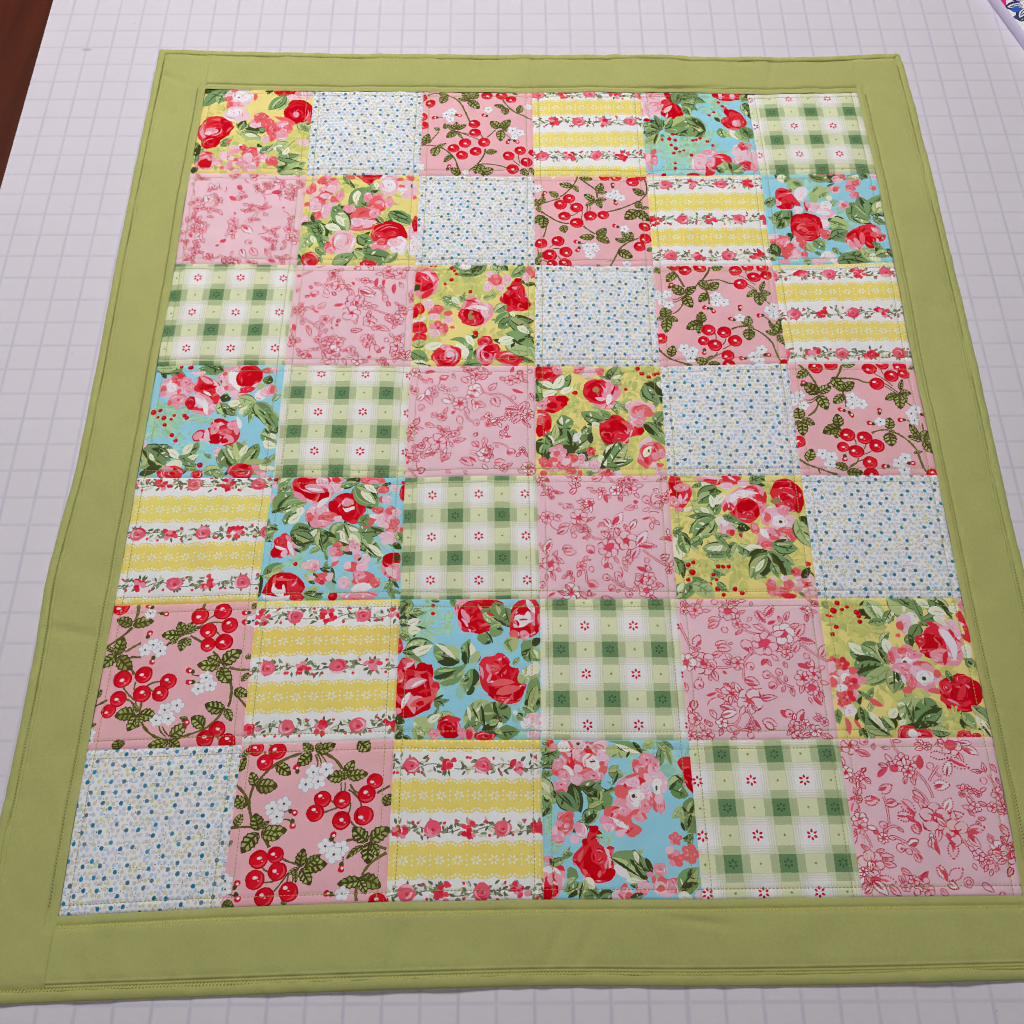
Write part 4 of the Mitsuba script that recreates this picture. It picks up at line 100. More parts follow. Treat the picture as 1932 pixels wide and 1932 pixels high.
 (5, 6): ("toile", "f 64 48 56;l 97 73 189 118 40;s 120 86 177 118 30;o 155 17 31;t 337 6 332 75 386 126;l 340 25 402 26 40;l 260 62 321 69 40;l 473 45 523 46 50;f 558 59 31;f 707 54 74;s 668 66 759 42 80;l 779 67 886 125 40;s 789 80 833 112 40;f 381 151 49;f 425 189 43;f 339 188 43;f 406 226 43;s 287 200 347 213 80;l 218 174 288 193 40;s 204 261 281 200 40;s 482 214 499 115 50;l 367 311 390 250 40;t 455 226 528 301 536 399;d 560 115 679 141 35;d 679 141 802 211 35;d 645 265 683 154 40;s 679 141 791 205 15;o 554 190 25;t 568 215 586 252 620 265;t 609 190 563 239 530 288;d 548 325 660 320 50;s 559 338 610 326 30;l 901 243 890 168 40;l 884 236 800 223 30;o 879 292 25;t 917 255 952 330 989 391;l 943 181 975 244 40;l 964 268 979 318 40;f 955 378 43;t 222 383 244 468 229 564;d 201 359 288 311 50;s 203 346 256 322 40;d 96 406 193 407 50;s 135 394 188 401 40;d 226 432 311 433 50;s 239 426 290 414 40;t 424 336 501 386 499 435;l 410 348 483 422 30;l 404 385 481 434 40;d 327 409 410 494 50;s 355 457 406 518 30;d 287 505 394 518 50;s 348 505 412 554 40;d 374 566 412 626 50;s 402 542 426 614 40;f 527 519 85;s 501 531 577 508 80;o 532 525 18;d 594 484 651 400 50;s 604 496 701 497 30;d 614 508 712 503 40;f 766 340 24;f 723 376 24;f 826 377 24;t 759 376 789 413 795 450;f 792 462 36;l 740 479 781 522 40;l 791 534 851 535 40;l 777 546 808 570 40;f 643 616 78;s 583 616 596 675 50;d 717 605 829 588 40;s 715 617 787 618 40;l 713 629 788 713 40;s 713 629 754 665 40;d 608 675 601 781 50;s 604 663 624 723 40;t 682 664 705 735 785 760;f 761 759 36;l 716 806 731 853 50;f 887 725 54;f 967 750 66;s 928 761 986 774 60;l 831 642 858 690 50;l 915 643 954 691 40;t 797 760 852 784 874 854;l 829 842 808 888 50;l 869 819 848 865 50;l 486 615 486 686 40;l 482 638 502 733 40;s 502 662 521 757 30;l 458 709 480 650 40;s 129 587 160 623 80;f 180 647 36;o 193 564 27;t 199 600 241 564 275 577;l 275 577 318 613 40;f 54 526 48;f 47 574 48;t 65 610 94 658 99 705;l 30 681 95 729 30;f 84 799 77;o 82 810 24;s 71 810 94 811 80;l 139 753 234 759 30;l 119 729 181 718 40;t 242 636 332 672 392 744;o 278 707 30;o 328 731 24;d 330 684 400 661 50;s 340 696 392 673 40;l 356 743 394 802 50;s 380 743 410 779 40;f 82 892 53;d 105 892 220 916 40;s 31 914 129 892 50;l 68 903 160 996 40;l 171 927 243 997 40;l 9 983 76 926 40;l 258 830 321 883 40;t 301 859 339 918 400 976;f 329 906 36;s 374 918 434 849 40;o 406 907 24;f 414 965 35;d 493 815 542 908 40;s 519 839 540 920 30;d 556 897 650 840 50;d 540 920 605 955 50;o 671 921 33;o 671 921 18;l 487 954 538 1000 50;o 341 975 24;l 754 922 826 981 40;o 871 993 18;f 14 222 43;l 33 259 40 296 50;f 96 247 31;d 112 223 140 198 50;l 119 260 163 291 40;d 7 478 45 381 60;s 11 405 39 381 50;f 902 463 36;f 984 476 30;d 929 571 976 644 40"),
}
# ------------------------------------------------------------------ the printed cottons: vector art, in patch units (u right, v towards the viewer)
COL = dict(k=(58, 68, 36), g=(112, 142, 92), l=(163, 178, 122), c=(214, 217, 190), r=(186, 4, 22), m=(205, 42, 56), o=(213, 92, 96),
           p=(219, 142, 157), q=(225, 178, 190), w=(229, 211, 221), n=(150, 125, 90), t=(137, 192, 209), y=(217, 194, 118),
           s=(96, 88, 42), S=(70, 66, 30), f=(158, 166, 98), T=(168, 32, 56), U=(186, 60, 82), V=(228, 206, 212), W=(228, 231, 240), X=(168, 168, 196), D=(66, 70, 86))
BASE = dict(yrose=(222, 199, 124), brose=(137, 192, 209), cherry=(217, 164, 170), toile=(228, 179, 188), gingham=(226, 217, 222), stripe=(233, 222, 226), dots=(225, 224, 230), cloth=(226, 218, 230))
NOPATCH = 43
TRI, TRC, COLS, CIX = [], [], [], {}
rng = random.Random(7)
cur, wash = 0, None


def cix(c):
    c = tuple(int(round(x)) for x in c)
    if c not in CIX:
        CIX[c] = len(COLS)
        COLS.append(c)
    return CIX[c]


def colour(name, j=5):
    c = COL[name] if isinstance(name, str) else name
    d = rng.uniform(-j, j)
    return tuple(min(255, max(0, 4 * round((x + d + rng.uniform(-j, j) * 0.4) / 4))) for x in c)


def emit(tri, col):
    tri = np.asarray(tri, float)
    a, b, c = tri[:, 0], tri[:, 1], tri[:, 2]
    s = (b[:, 0] - a[:, 0]) * (c[:, 1] - a[:, 1]) - (b[:, 1] - a[:, 1]) * (c[:, 0] - a[:, 0])
    tri[s < 0] = tri[s < 0][:, ::-1]
    TRI.append(tri)
    TRC.append(np.stack([np.full(len(tri), cur), np.full(len(tri), cix(col))], 1))


def fan(pts, col):
    p = np.asarray(pts, float)
    c = p.mean(0)
    emit(np.stack([np.broadcast_to(c, p.shape), p, np.roll(p, -1, 0)], 1), col)


def strip(A, B, col):
    A, B = np.asarray(A, float), np.asarray(B, float)
    emit(np.concatenate([np.stack([A[:-1], A[1:], B[1:]], 1), np.stack([A[:-1], B[1:], B[:-1]], 1)]), col)


def poly(pts, col):
    p = np.asarray(pts, float)
    if 0.5 * np.sum(p[:, 0] * np.roll(p[:, 1], -1) - np.roll(p[:, 0], -1) * p[:, 1]) < 0:
        p = p[::-1]
    t = np.asarray(manifold3d.triangulate([p]))
    emit(p[t], col)


def chaikin(p, a=0.22):
    p = np.asarray(p, float)
    q = np.roll(p, -1, 0)
    return np.stack([p + (q - p) * a, p + (q - p) * (1 - a)], 1).reshape(-1, 2)


def blob(x, y, rx, ry, col, wob=0.1, n=14, lobes=0):
    t = np.arange(n) * 2 * np.pi / n
    ph = [rng.uniform(0, 6.28) for _ in range(3)]
    r = 1 + wob * (0.6 * np.sin(2 * t + ph[0]) + 0.5 * np.sin(3 * t + ph[1]) + 0.35 * np.sin(5 * t + ph[2]))
    if lobes:
        r = r * (0.93 + 0.1 * np.abs(np.sin(lobes / 2 * t + ph[0])))
    fan(np.stack([x + rx * r * np.cos(t), y + ry * r * np.sin(t)], 1), col)


def leafpts(x0, y0, x1, y1, w, n=8, bend=0.0, sharp=0.75, ser=0):
    a, b = np.array([x0, y0], float), np.array([x1, y1], float)
    d = b - a
    L = np.hypot(*d) + 1e-9
    nrm = np.array([-d[1], d[0]]) / L
    t = np.linspace(0, 1, n + 1)
    prof = np.sin(np.pi * t ** 0.85) ** sharp * w * L / 2
    if ser:
        prof = prof * (1 + ser * np.where(np.arange(n + 1) % 2, 1, -1))
    mid = a + d * t[:, None] + nrm * (bend * L * 4 * t * (1 - t))[:, None]
    return mid, mid + nrm * prof[:, None], mid - nrm * prof[:, None]


def leaf(kind, x0, y0, x1, y1, w):
    L = math.hypot(x1 - x0, y1 - y0)
    bend = rng.uniform(-0.07, 0.07)
    if kind == 'K':                                    # serrated leaf of the berry print
        w *= 1.25
        m, u, d = leafpts(x0, y0, x1 + .06 * (x1 - x0), y1 + .06 * (y1 - y0), w, 10, bend, 0.7, 0.1)
        dk = colour('S', 6)
        strip(u, d, dk)
        for e in (u, d):
            strip((m * .93 + e * .07)[1:9], (m * .25 + e * .75)[1:9], colour('f' if rng.random() < .7 else (128, 138, 72), 10))
            for k in (1, 3, 5, 7):
                pp = leafpts(*m[k], *e[min(k + 2, 9)], .16 + .2 * rng.random(), 4)
                strip(pp[1], pp[2], dk)
        pp = leafpts(x0, y0, *m[9], .13 * w + .05, 5, bend)
        strip(pp[1], pp[2], dk)
        return
    m, u, d = leafpts(x0, y0, x1, y1, w, 9, bend, 0.8)
    body = {'g': 'g', 'k': 'k', 'l': 'l', 'c': 'c'}.get(kind, kind)
    strip(u, d, colour(body, 8))
    if L * w < 0.022 or kind not in 'gkl':
        if kind == 'c' and L * w > 0.03:
            strip(m[3:8], (m * 0.8 + u * 0.2)[3:8], colour('l', 8))
        return
    half, vein, hi = {'g': ('l', 'k', 'c'), 'l': ('g', 'g', 'c'), 'k': ('g', 'S', 'l')}[kind]
    side = u if rng.random() < 0.5 else d
    if rng.random() < 0.65:
        strip(m, m * 0.15 + side * 0.85, colour(half if rng.random() < .7 else body, 14))
    for k in range(2, 7):
        if rng.random() < 0.55:
            e = u if k % 2 else d
            a, b = m[k], m[min(k + 1, 8)] * 0.3 + e[min(k + 1, 8)] * 0.7
            pp = leafpts(*a, *b, 0.22 + 0.2 * rng.random(), 3)
            strip(pp[1], pp[2], colour(rng.choice([vein, vein, hi]), 8))
    wv = 0.1 * w
    pp = leafpts(x0, y0, *(m[-2]), wv, 6, bend)
    strip(pp[1], pp[2], colour(vein, 6))
    if rng.random() < 0.45:
        other = d if side is u else u
        strip(other, other * 0.82 + m * 0.18, colour('k', 8))


def crescent(cx, cy, rx, ry, phi, span, th, col, n=9):
    t = np.linspace(-span / 2, span / 2, n)
    tk = th * np.sin(np.pi * np.linspace(0, 1, n)) ** 0.8
    j = np.array([rng.uniform(-.03, .03) for _ in range(n)])
    o, i = 1 + j, 1 - tk + j * .5
    c, s = np.cos(t + phi), np.sin(t + phi)
    strip(np.stack([cx + rx * o * c, cy + ry * o * s], 1), np.stack([cx + rx * i * c, cy + ry * i * s], 1), col)


def rose(st, x, y, rx, ry):
    base, seq = {'r': ('m', 'rpormqr'), 'd': ('r', 'mrmormp'), 'p': ('p', 'mqrowmr'), 'w': ('q', 'pwopqwp'), 'c': ('o', 'popqop')}[st]
    blob(x, y, rx, ry, colour(base), 0.07, 24, 7)
    phi = rng.uniform(0, 6.28)
    for k in range(14):
        f = 1 - 0.058 * k
        ox, oy = rng.uniform(-.08, .08) * rx, rng.uniform(-.02, .12) * ry
        crescent(x + ox, y + oy, rx * f * .97, ry * f * .97, phi, rng.uniform(1.0, 2.3), rng.uniform(.1, .26), colour(seq[k % len(seq)], 7))
        phi += 2.4 + rng.uniform(-.4, .4)
    if st in 'pr':
        blob(x + .06 * rx, y + .1 * ry, rx * .3, ry * .28, colour('r'), .15)
    crescent(x + .05 * rx, y + .1 * ry, rx * .26, ry * .24, rng.uniform(0, 6), 3, .5, colour({'d': 'm', 'r': 'p', 'p': 'm', 'w': 'p', 'c': 'p'}[st]))


def flower5(st, x, y, r):
    a0 = rng.uniform(0, 6)
    main, alt, eye = {'c': ('o', 'p', 'm'), 'o': ('o', 'm', 'p'), 'p': ('p', 'q', 'o'), 'q': ('q', 'p', 'w'), 'w': ('w', 'q', 'q')}[st]
    for k in range(5):
        a = a0 + k * 1.2566
        blob(x + .58 * r * math.cos(a), y + .58 * r * math.sin(a), r * .46, r * .42, colour(main if rng.random() < .65 else alt, 7), .1, 9)
    for k in range(5):
        a = a0 + k * 1.2566
        pp = leafpts(x, y, x + .7 * r * math.cos(a + .1), y + .7 * r * math.sin(a + .1), .3, 3)
        strip(pp[1], pp[2], colour(alt, 6))
    blob(x, y, r * .2, r * .18, colour(eye), .1, 7)


def floret(s, x, y, rx, ry):
    """A brushed bloom: lobed outline, then strokes of the neighbouring tones."""
    near = {'o': 'pmoq', 'p': 'qopw', 'q': 'wpqp', 'w': 'qwpw', 'm': 'rorp'}[s]
    blob(x, y, rx, ry, colour(s, 6), .1, 22, rng.choice([5, 6, 7]))
    phi = rng.uniform(0, 6.28)
    for k in range(8):
        f = .97 - .085 * k
        crescent(x + rng.uniform(-.12, .12) * rx, y + rng.uniform(-.1, .1) * ry, rx * f, ry * f, phi, rng.uniform(.8, 1.8), rng.uniform(.14, .34), colour(near[k % 4], 6))
        phi += 2.2 + rng.uniform(-.5, .5)
    if rng.random() < .5: blob(x, y, rx * .16, ry * .16, colour('m' if s in 'po' else 'p'), .2, 7)


def cluster(x, y, rx, ry):
    n = int(max(8, rx * ry / 0.0006))
    for _ in range(n):
        a, q = rng.uniform(0, 6.28), math.sqrt(rng.random())
        s = rng.uniform(.018, .032)
        st = rng.choice('qpowqpqoq')
        blob(x + rx * q * math.cos(a), y + ry * q * math.sin(a), s * rng.uniform(.8, 1.3), s, colour(st, 8), .15, 8)
    for _ in range(n // 5):
        a, q = rng.uniform(0, 6.28), math.sqrt(rng.random()) * .8
        flower5(rng.choice('pqco'), x + rx * q * math.cos(a), y + ry * q * math.sin(a), rng.uniform(.032, .045))


def sprig(x, y, rx, ry):
    """A pale spiky wash of foliage."""
    for k in range(44):
        a, q = rng.uniform(0, 6.28), rng.uniform(.0, .85)
        x0, y0 = x + rx * q * math.cos(a), y + ry * q * math.sin(a)
        b = a + rng.uniform(-.8, .8)
        ln = rng.uniform(.35, .7)
        pp = leafpts(x0, y0, x0 + rx * ln * math.cos(b), y0 + ry * ln * math.sin(b), rng.uniform(.25, .6), 4)
        strip(pp[1], pp[2], colour(wash if k % 4 else tuple(.75 * np.array(wash) + .25 * np.array(COL['g'])), 7))


def berry(x, y, r):
    blob(x, y, r, r, colour('r', 6), .08, 9)
    blob(x - r * .2, y - r * .25, r * .45, r * .4, colour('m', 6), .1, 7)


def cherry(x, y, r):
    blob(x, y, r * 1.03, r * 1.0, colour((176, 8, 26), 4), .03, 16)
    blob(x, y, r * .9, r * .88, colour((203, 20, 38), 5), .04, 14)
    a = rng.uniform(.3, 1.6)
    crescent(x, y, r * .8, r * .8, a, 2.4, .3, colour((218, 62, 72), 5))
    crescent(x, y, r * .82, r * .82, a + 2.8, 1.8, .3, colour((182, 4, 20), 5))
    hx, hy = x + r * rng.uniform(-.38, .1), y + r * rng.uniform(-.4, .3)
    blob(hx, hy, r * .27, r * .2, colour((236, 186, 192), 5), .15, 8)
    blob(hx, hy, r * .15, r * .12, colour((240, 222, 226), 4), .1, 6)
    blob(hx + r * .35, hy + r * .3, r * .13, r * .08, colour((230, 150, 158), 4), .1, 6)


def whiteflower(x, y, r):
    r *= 1.12
    a0 = rng.uniform(0, 6)
    for s, c in ((1.0, 'X'), (.84, 'W')):
        for k in range(5):
            a = a0 + k * 1.2566
            blob(x + .58 * r * math.cos(a), y + .58 * r * math.sin(a), r * .44 * s, r * .42 * s, colour(c, 4), .05, 8)
    blob(x, y, r * .3, r * .3, colour('W', 3), .05, 6)
    blob(x, y, r * .16, r * .16, colour('D', 5), .2, 6)


def bud(x, y, ang):
    a = math.radians(ang)
    dx, dy = math.cos(a) * .02, math.sin(a) * .02
    pp = leafpts(x - 1.9 * dx, y - 1.9 * dy, x + .3 * dx, y + .3 * dy, .7, 4)
    strip(pp[1], pp[2], colour('S', 6))
    blob(x + dx * .5, y + dy * .5, .021, .021, colour((198, 30, 48), 6), .1, 9)
    blob(x + dx * .2 + .005, y + dy * .2, .010, .009, colour('w', 4), .1, 6)


def stem(col, w, x0, y0, x1, y1, x2, y2, knots=True, n=10):
    t = np.linspace(0, 1, n)[:, None]
    p = (1 - t) ** 2 * np.array([x0, y0]) + 2 * t * (1 - t) * np.array([x1, y1]) + t * t * np.array([x2, y2])
    d = np.gradient(p, axis=0)
    nr = np.stack([-d[:, 1], d[:, 0]], 1) / (np.hypot(d[:, 0], d[:, 1])[:, None] + 1e-9)
    k = np.array([1 + (rng.uniform(-.25, .35) if knots else 0) for _ in range(n)])[:, None]
    strip(p + nr * w / 2 * k, p - nr * w / 2 * k, col)


LW = 0.0054          # the line of the red-on-pink print


def tleaf(x0, y0, x1, y1, w, dotted=False):
    bend = rng.uniform(-.06, .06)
    L = math.hypot(x1 - x0, y1 - y0)
    lc = colour('T' if rng.random() < .7 else 'U', 8)
    w *= 1.25
    m, u, d = leafpts(x0, y0, x1, y1, w, 9, bend, .85)
    fill = colour('V' if rng.random() < .22 else (225, 177, 187), 5)
    g = LW * 1.15
    mid = lambda e: m + (e - m) * np.maximum(0, 1 - g / (np.hypot(*(e - m).T) + 1e-9))[:, None]
    if dotted:
        strip(u, d, fill)
        for e in (u, d):
            for q in np.linspace(1, 8.6, 7):
                i = int(q)
                pt = e[i] + (e[i + 1] - e[i]) * (q - i)
                blob(pt[0], pt[1], LW * 1.25, LW * 1.05, lc, .2, 6)
    else:
        strip(u, d, lc)
        strip(mid(u)[1:], mid(d)[1:], fill)
    if L > .05 and rng.random() < .8:
        pp = leafpts(x0, y0, *(m[6]), min(.22, .5 * w), 5, bend)
        strip(pp[1], pp[2], colour('o' if rng.random() < .5 else 'U', 8))


def tflower(x, y, r):
    r *= 1.12
    for k in range(2):                                  # small sprays at its side
        a = rng.uniform(0, 6.28)
        d = r * rng.uniform(1.0, 1.3)
        tleaf(x + .6 * d * math.cos(a), y + .6 * d * math.sin(a), x + (d + .045) * math.cos(a + .2), y + (d + .045) * math.sin(a + .2), .42)
    n = rng.choice([5, 6, 6, 7])
    a0 = rng.uniform(0, 6)
    lc = colour('T' if rng.random() < .75 else 'U', 8)
    fill = colour('V' if rng.random() < .22 else (226, 180, 190), 5)
    rr = r * .55
    for k in range(n):
        a = a0 + k * 2 * math.pi / n
        s = rng.uniform(.38, .5) * r * 6 / n
        px, py = x + rr * math.cos(a), y + rr * math.sin(a)
        blob(px, py, s, s * .92, lc, .1, 10)
        blob(px, py, max(s - LW, .001), max(s * .92 - LW, .001), fill, .1, 9)
    for k in range(n):
        a = a0 + k * 2 * math.pi / n + .2
        pp = leafpts(x, y, x + rr * 1.0 * math.cos(a), y + rr * 1.0 * math.sin(a), .2, 3)
        strip(pp[1], pp[2], colour('o' if k % 2 else 'U', 8))
    blob(x, y, r * .22, r * .2, colour((200, 44, 62), 8), .2, 7)


def toval(x, y, r):
    lc = colour('U', 10)
    blob(x, y, r * 1.05, r, lc, .1, 10)
    blob(x, y, max(r - LW, .001), max(r - LW, .001), colour((223, 178, 189), 5), .1, 9)
    if r > .025:
        blob(x + r * .2, y + r * .2, r * .35, r * .3, colour('U', 8), .2, 6)


def petals(p, s):
    """Brushed petals and folds inside a large traced shape."""
    import shapely.geometry as sg
    P = sg.Polygon(p).buffer(0)
    if s not in 'mrpogl' or P.area < .007: return
    seq = {'m': 'rrpoq', 'r': 'mmor', 'p': 'qoqm', 'o': 'pmq', 'g': 'klk', 'l': 'gcg'}[s]
    c = np.array(P.centroid.coords[0])
    R = math.sqrt(P.area / math.pi)
    for k in range(int(6 + P.area * 240)):
        a, q = rng.uniform(0, 6.28), math.sqrt(rng.uniform(.08, .95)) * R
        o = c + q * np.array([math.cos(a), math.sin(a)])
        b = a + 1.57 + rng.uniform(-.5, .5) if s in 'mrpo' else a + rng.uniform(-.4, .4)
        ln = R * rng.uniform(.3, .6)
        d = ln * np.array([math.cos(b), math.sin(b)])
        pp = leafpts(*(o - d), *(o + d), rng.uniform(.12, .32), 7, rng.uniform(-.18, .18), 1.0)
        S = sg.Polygon(np.vstack([pp[1], pp[2][::-1]])).buffer(0).intersection(P)
        for g in getattr(S, 'geoms', [S]):
            if g.geom_type == 'Polygon' and g.area > 1e-5:
                poly(np.array(g.exterior.coords)[:-1], colour(rng.choice(seq), 7))


DENSE = .7


def under(kind, text):
    """Darker foliage lying under the traced leaves."""
    for cmd in text.split(';'):
        t = cmd.split()
        if t[0] == 'L' and t[1] in 'glk' and rng.random() < DENSE:
            x0, y0, x1, y1, w = [int(v) / 1000 for v in t[2:]]
            a = rng.uniform(-.8, .8)
            dx, dy = (x1 - x0) * .85, (y1 - y0) * .85
            leaf(rng.choice('ggkl'), x0, y0, x0 + dx * math.cos(a) - dy * math.sin(a), y0 + dx * math.sin(a) + dy * math.cos(a), .5)


def thicket(text):
    """Small dark and mid leaves crowded round the traced ones."""
    ends = [[int(v) / 1000 for v in c.split()[2:6]] for c in text.split(';') if c[0] == 'L' and c.split()[1] in 'glkc']
    for x0, y0, x1, y1 in ends:
        if rng.random() < DENSE:
            f, q, s = rng.random(), rng.uniform(0, 6.28), rng.uniform(.05, .11)
            x, y = x0 + (x1 - x0) * f, y0 + (y1 - y0) * f
            leaf(rng.choice('kkggl'), x, y, x + s * math.cos(q), y + s * math.sin(q), .42)


def draw(kind, text):
    global wash, DENSE
    wash = (182, 184, 108) if kind == 'yrose' else (152, 192, 160)
    DENSE = .85 if kind == 'yrose' else (.75 if cur < 28 else .4)
    if kind in ('yrose', 'brose'):
        w0, wash = wash, (192, 190, 112) if kind == 'yrose' else (146, 194, 186)
        for _ in range(12 if kind == 'yrose' else (5 if cur < 28 else 2)):
            sprig(rng.random(), rng.random(), .16, .15)
        wash = w0
        under(kind, text)
        thicket(text)
    wash = (182, 184, 108) if kind == 'yrose' else (152, 192, 160)
    for cmd in text.split(';'):
        t = cmd.split()
        k = t[0]
        if k in 'bRFLPS':
            s, a = t[1], [int(v) / 1000 for v in t[2:]]
        else:
            s, a = None, [int(v) / 1000 for v in t[1:]]
        if k == 'b':
            if s in 'opqwm' and a[2] * a[3] > .0011:
                floret(s, *a)
            else: blob(*a, colour(COL[s] if s != 't' else BASE[kind], 6), .14, 16)
        elif k == 'R': rose(s, *a)
        elif k == 'F': flower5(s, *a)
        elif k == 'L': leaf(s, *a[:4], a[4] * 10)
        elif k == 'P':
            p = chaikin(np.array(a).reshape(-1, 2))
            poly(p, colour(s, 5))
            petals(p, s)
        elif k == 'S': stem(colour('s', 8), a[0] * 1.45, *a[1:])
        elif k == 'H': cluster(*a)
        elif k == 'G': sprig(*a)
        elif k == 'B': berry(*a)
        elif k == 'C': cherry(*a)
        elif k == 'w': whiteflower(*a)
        elif k == 'u': bud(a[0], a[1], a[2] * 1000)
        elif k == 'f': tflower(*a)
        elif k == 'o': toval(*a)
        elif k == 'l': tleaf(*a[:4], a[4] * 10)
        elif k == 'd': tleaf(*a[:4], a[4] * 10, True)
        elif k == 's':
            pp = leafpts(*a[:4], a[4] * 10, 7, rng.uniform(-.08, .08))
            strip(pp[1], pp[2], colour('U', 8))
            pp = leafpts(*a[:4], a[4] * 6, 6)
            strip(pp[1], pp[2], colour((208, 72, 90), 8))
        elif k == 't':
            stem(colour('U', 8), .018, *a, False)
            stem(colour((222, 182, 192), 4), .007, *a, False)


def rect(x0, y0, x1, y1, col):
    x0, x1, y0, y1 = max(x0, -.01), min(x1, 1.01), max(y0, -.01), min(y1, 1.01)
    if x1 > x0 and y1 > y0:
        emit([[(x0, y0), (x1, y0), (x1, y1)], [(x0, y0), (x1, y1), (x0, y1)]], col)


def gingham(u0, v0, per=.348):
    """Woven-look check: solid bands crossing, fringed by fine lines, with small flowers in the white squares."""
    def cuts(o):
        e = []
        for k in range(-2, 5):
            c = o + k * per
            e += [(c - .056, c + .056, 1.0)]
            for j in range(7):
                a = .056 + j * .0078
                lv = (.9, .42, .8, .34, .68, .2, .5)[j]
                e += [(c + a, c + a + .0078, lv), (c - a - .0078, c - a, lv)]
            e += [(c + .111, c + per - .111, 0.0)]
        return [x for x in e if x[1] > -.01 and x[0] < 1.01]
    W_, L_, Y_, D_ = np.array((227, 217, 223.)), np.array((174, 187, 144.)), np.array((200, 204, 168.)), np.array((96, 126, 88.))
    for x0, x1, a in cuts(u0):
        for y0, y1, b in cuts(v0):
            if a == 1 and b == 1: c = D_
            elif a == 1 or b == 1:
                o = b if a == 1 else a
                c = (Y_ if o == 0 else L_ * .92 + 4 * (1 - o)) * 1.0
                if o == 0 and (x1 - x0 > .03) and (y1 - y0 > .03): c = Y_
            else:
                s = 1 - (1 - .75 * a) * (1 - .75 * b)
                c = W_ * (1 - s) + L_ * s
            rect(x0, y0, x1, y1, tuple(4 * np.round(c / 4)))
    for i in range(-1, 5):
        for j in range(-1, 5):
            x, y = u0 + i * per, v0 + j * per
            for a5 in range(6):
                a = a5 * 1.047 + .5
                for (px, py, col, s) in ((x + per / 2, y + per / 2, (192, 22, 54), 1.1), (x, y, (62, 92, 62), .95)):
                    if -.05 < px < 1.05 and -.05 < py < 1.05:
                        pp = leafpts(px + .011 * s * math.cos(a), py + .011 * s * math.sin(a), px + .035 * s * math.cos(a), py + .035 * s * math.sin(a), .62, 4)
                        strip(pp[1], pp[2], colour(col, 4))
            for px, py in ((x + per / 2, y), (x, y + per / 2)):
                if -.02 < px < 1.02 and -.02 < py < 1.02:
                    blob(px, py, .010, .010, colour((160, 172, 110), 4), .1, 7)
                    blob(px, py, .005, .005, colour((100, 112, 70), 4), .1, 6)


def stripe(bands, rows):
    for v0, v1 in bands:
        yc = colour((231, 197, 104), 3)
        rect(0, v0 + .008, 1, v1 - .008, yc)
        for k in range(-1, 11):
            x = (k + .3) * .118
            for v in (v0 + .012, v1 - .012):
                if v1 - v0 < .05 and v == v1 - .012 and v0 < .0: pass
                blob(x, v, .061, .030, yc, .02, 14)
        if v1 - v0 < .045: continue
        full = v1 - v0 > .1
        for k in range(-1, 11):
            x = (k + .3) * .118
            for v, s in ((v0, 1), (v1, -1)):
                for j in range(5):
                    a = math.radians(20 + 35 * j)
                    blob(x + .048 * math.cos(a), v + s * (.010 - .030 * math.sin(a) * .8 + .010), .0092, .0086, colour((247, 234, 196), 4), .1, 6)
            if full:
                mv = (v0 + v1) / 2
                for a5 in range(6):
                    a = a5 * 1.047 + .3 + k
                    pp = leafpts(x + .059 + .008 * math.cos(a), mv + .008 * math.sin(a), x + .059 + .040 * math.cos(a), mv + .036 * math.sin(a), .5, 3)
                    strip(pp[1], pp[2], colour((247, 234, 196), 4))
                for s in (-1, 1):
                    blob(x, mv + s * .03, .008, .008, colour((247, 234, 196), 4), .1, 6)
                    blob(x, mv, .008, .008, colour((247, 234, 196), 4), .1, 6)
    for v, first, u0, step in rows:
        for k in range(-2, 7):
            x = u0 + k * step
            tp = 'AB'[(k + (first == 'B')) % 2]
            # the leafy trail between two blooms
            xm = x + step / 2
            stem(colour((96, 104, 78), 6), .006, x + .05, v + .02, xm, v - .03 + .06 * (k % 2), x + step - .05, v + .0, False, 7)
            for j in range(12):
                a = rng.uniform(0, 6.28)
                lx, ly = xm + rng.uniform(-.05, .05), v + rng.uniform(-.05, .045)
                pp = leafpts(lx, ly, lx + .044 * math.cos(a), ly + .04 * math.sin(a), .4, 4)
                strip(pp[1], pp[2], colour(rng.choice([(92, 100, 74), (120, 130, 98), (188, 190, 160)]), 6))
            for j in range(2):
                blob(xm + rng.uniform(-.05, .05), v + rng.choice([-.045, .045]) + rng.uniform(-.01, .01), .011, .011, colour((206, 52, 74), 6), .2, 7)
            for j in range(6):
                a = rng.uniform(0, 6.28)
                pp = leafpts(x + .03 * math.cos(a), v + .03 * math.sin(a), x + .08 * math.cos(a), v + .074 * math.sin(a), .42, 4)
                strip(pp[1], pp[2], colour(rng.choice([(92, 100, 70), (122, 130, 96)]), 6))
            if tp == 'A':
                blob(x, v, .058, .054, colour((214, 88, 108), 5), .08, 14, 7)
                for q in range(5):
                    crescent(x, v, .055 - .008 * q, .051 - .008 * q, rng.uniform(0, 6.28), 2.2, .3, colour(rng.choice([(228, 150, 162), (200, 48, 72), (224, 122, 140), (232, 178, 186)]), 5))
                blob(x + .004, v + .006, .012, .011, colour((196, 40, 64), 5), .1, 7)
            else:
                for q in range(12):
                    a, d = rng.uniform(0, 6.28), rng.uniform(.008, .058)
                    blob(x + d * math.cos(a), v + .9 * d * math.sin(a), .021, .018, colour(rng.choice([(208, 46, 66), (214, 66, 84), (226, 130, 146), (200, 34, 56)]), 6), .2, 8)


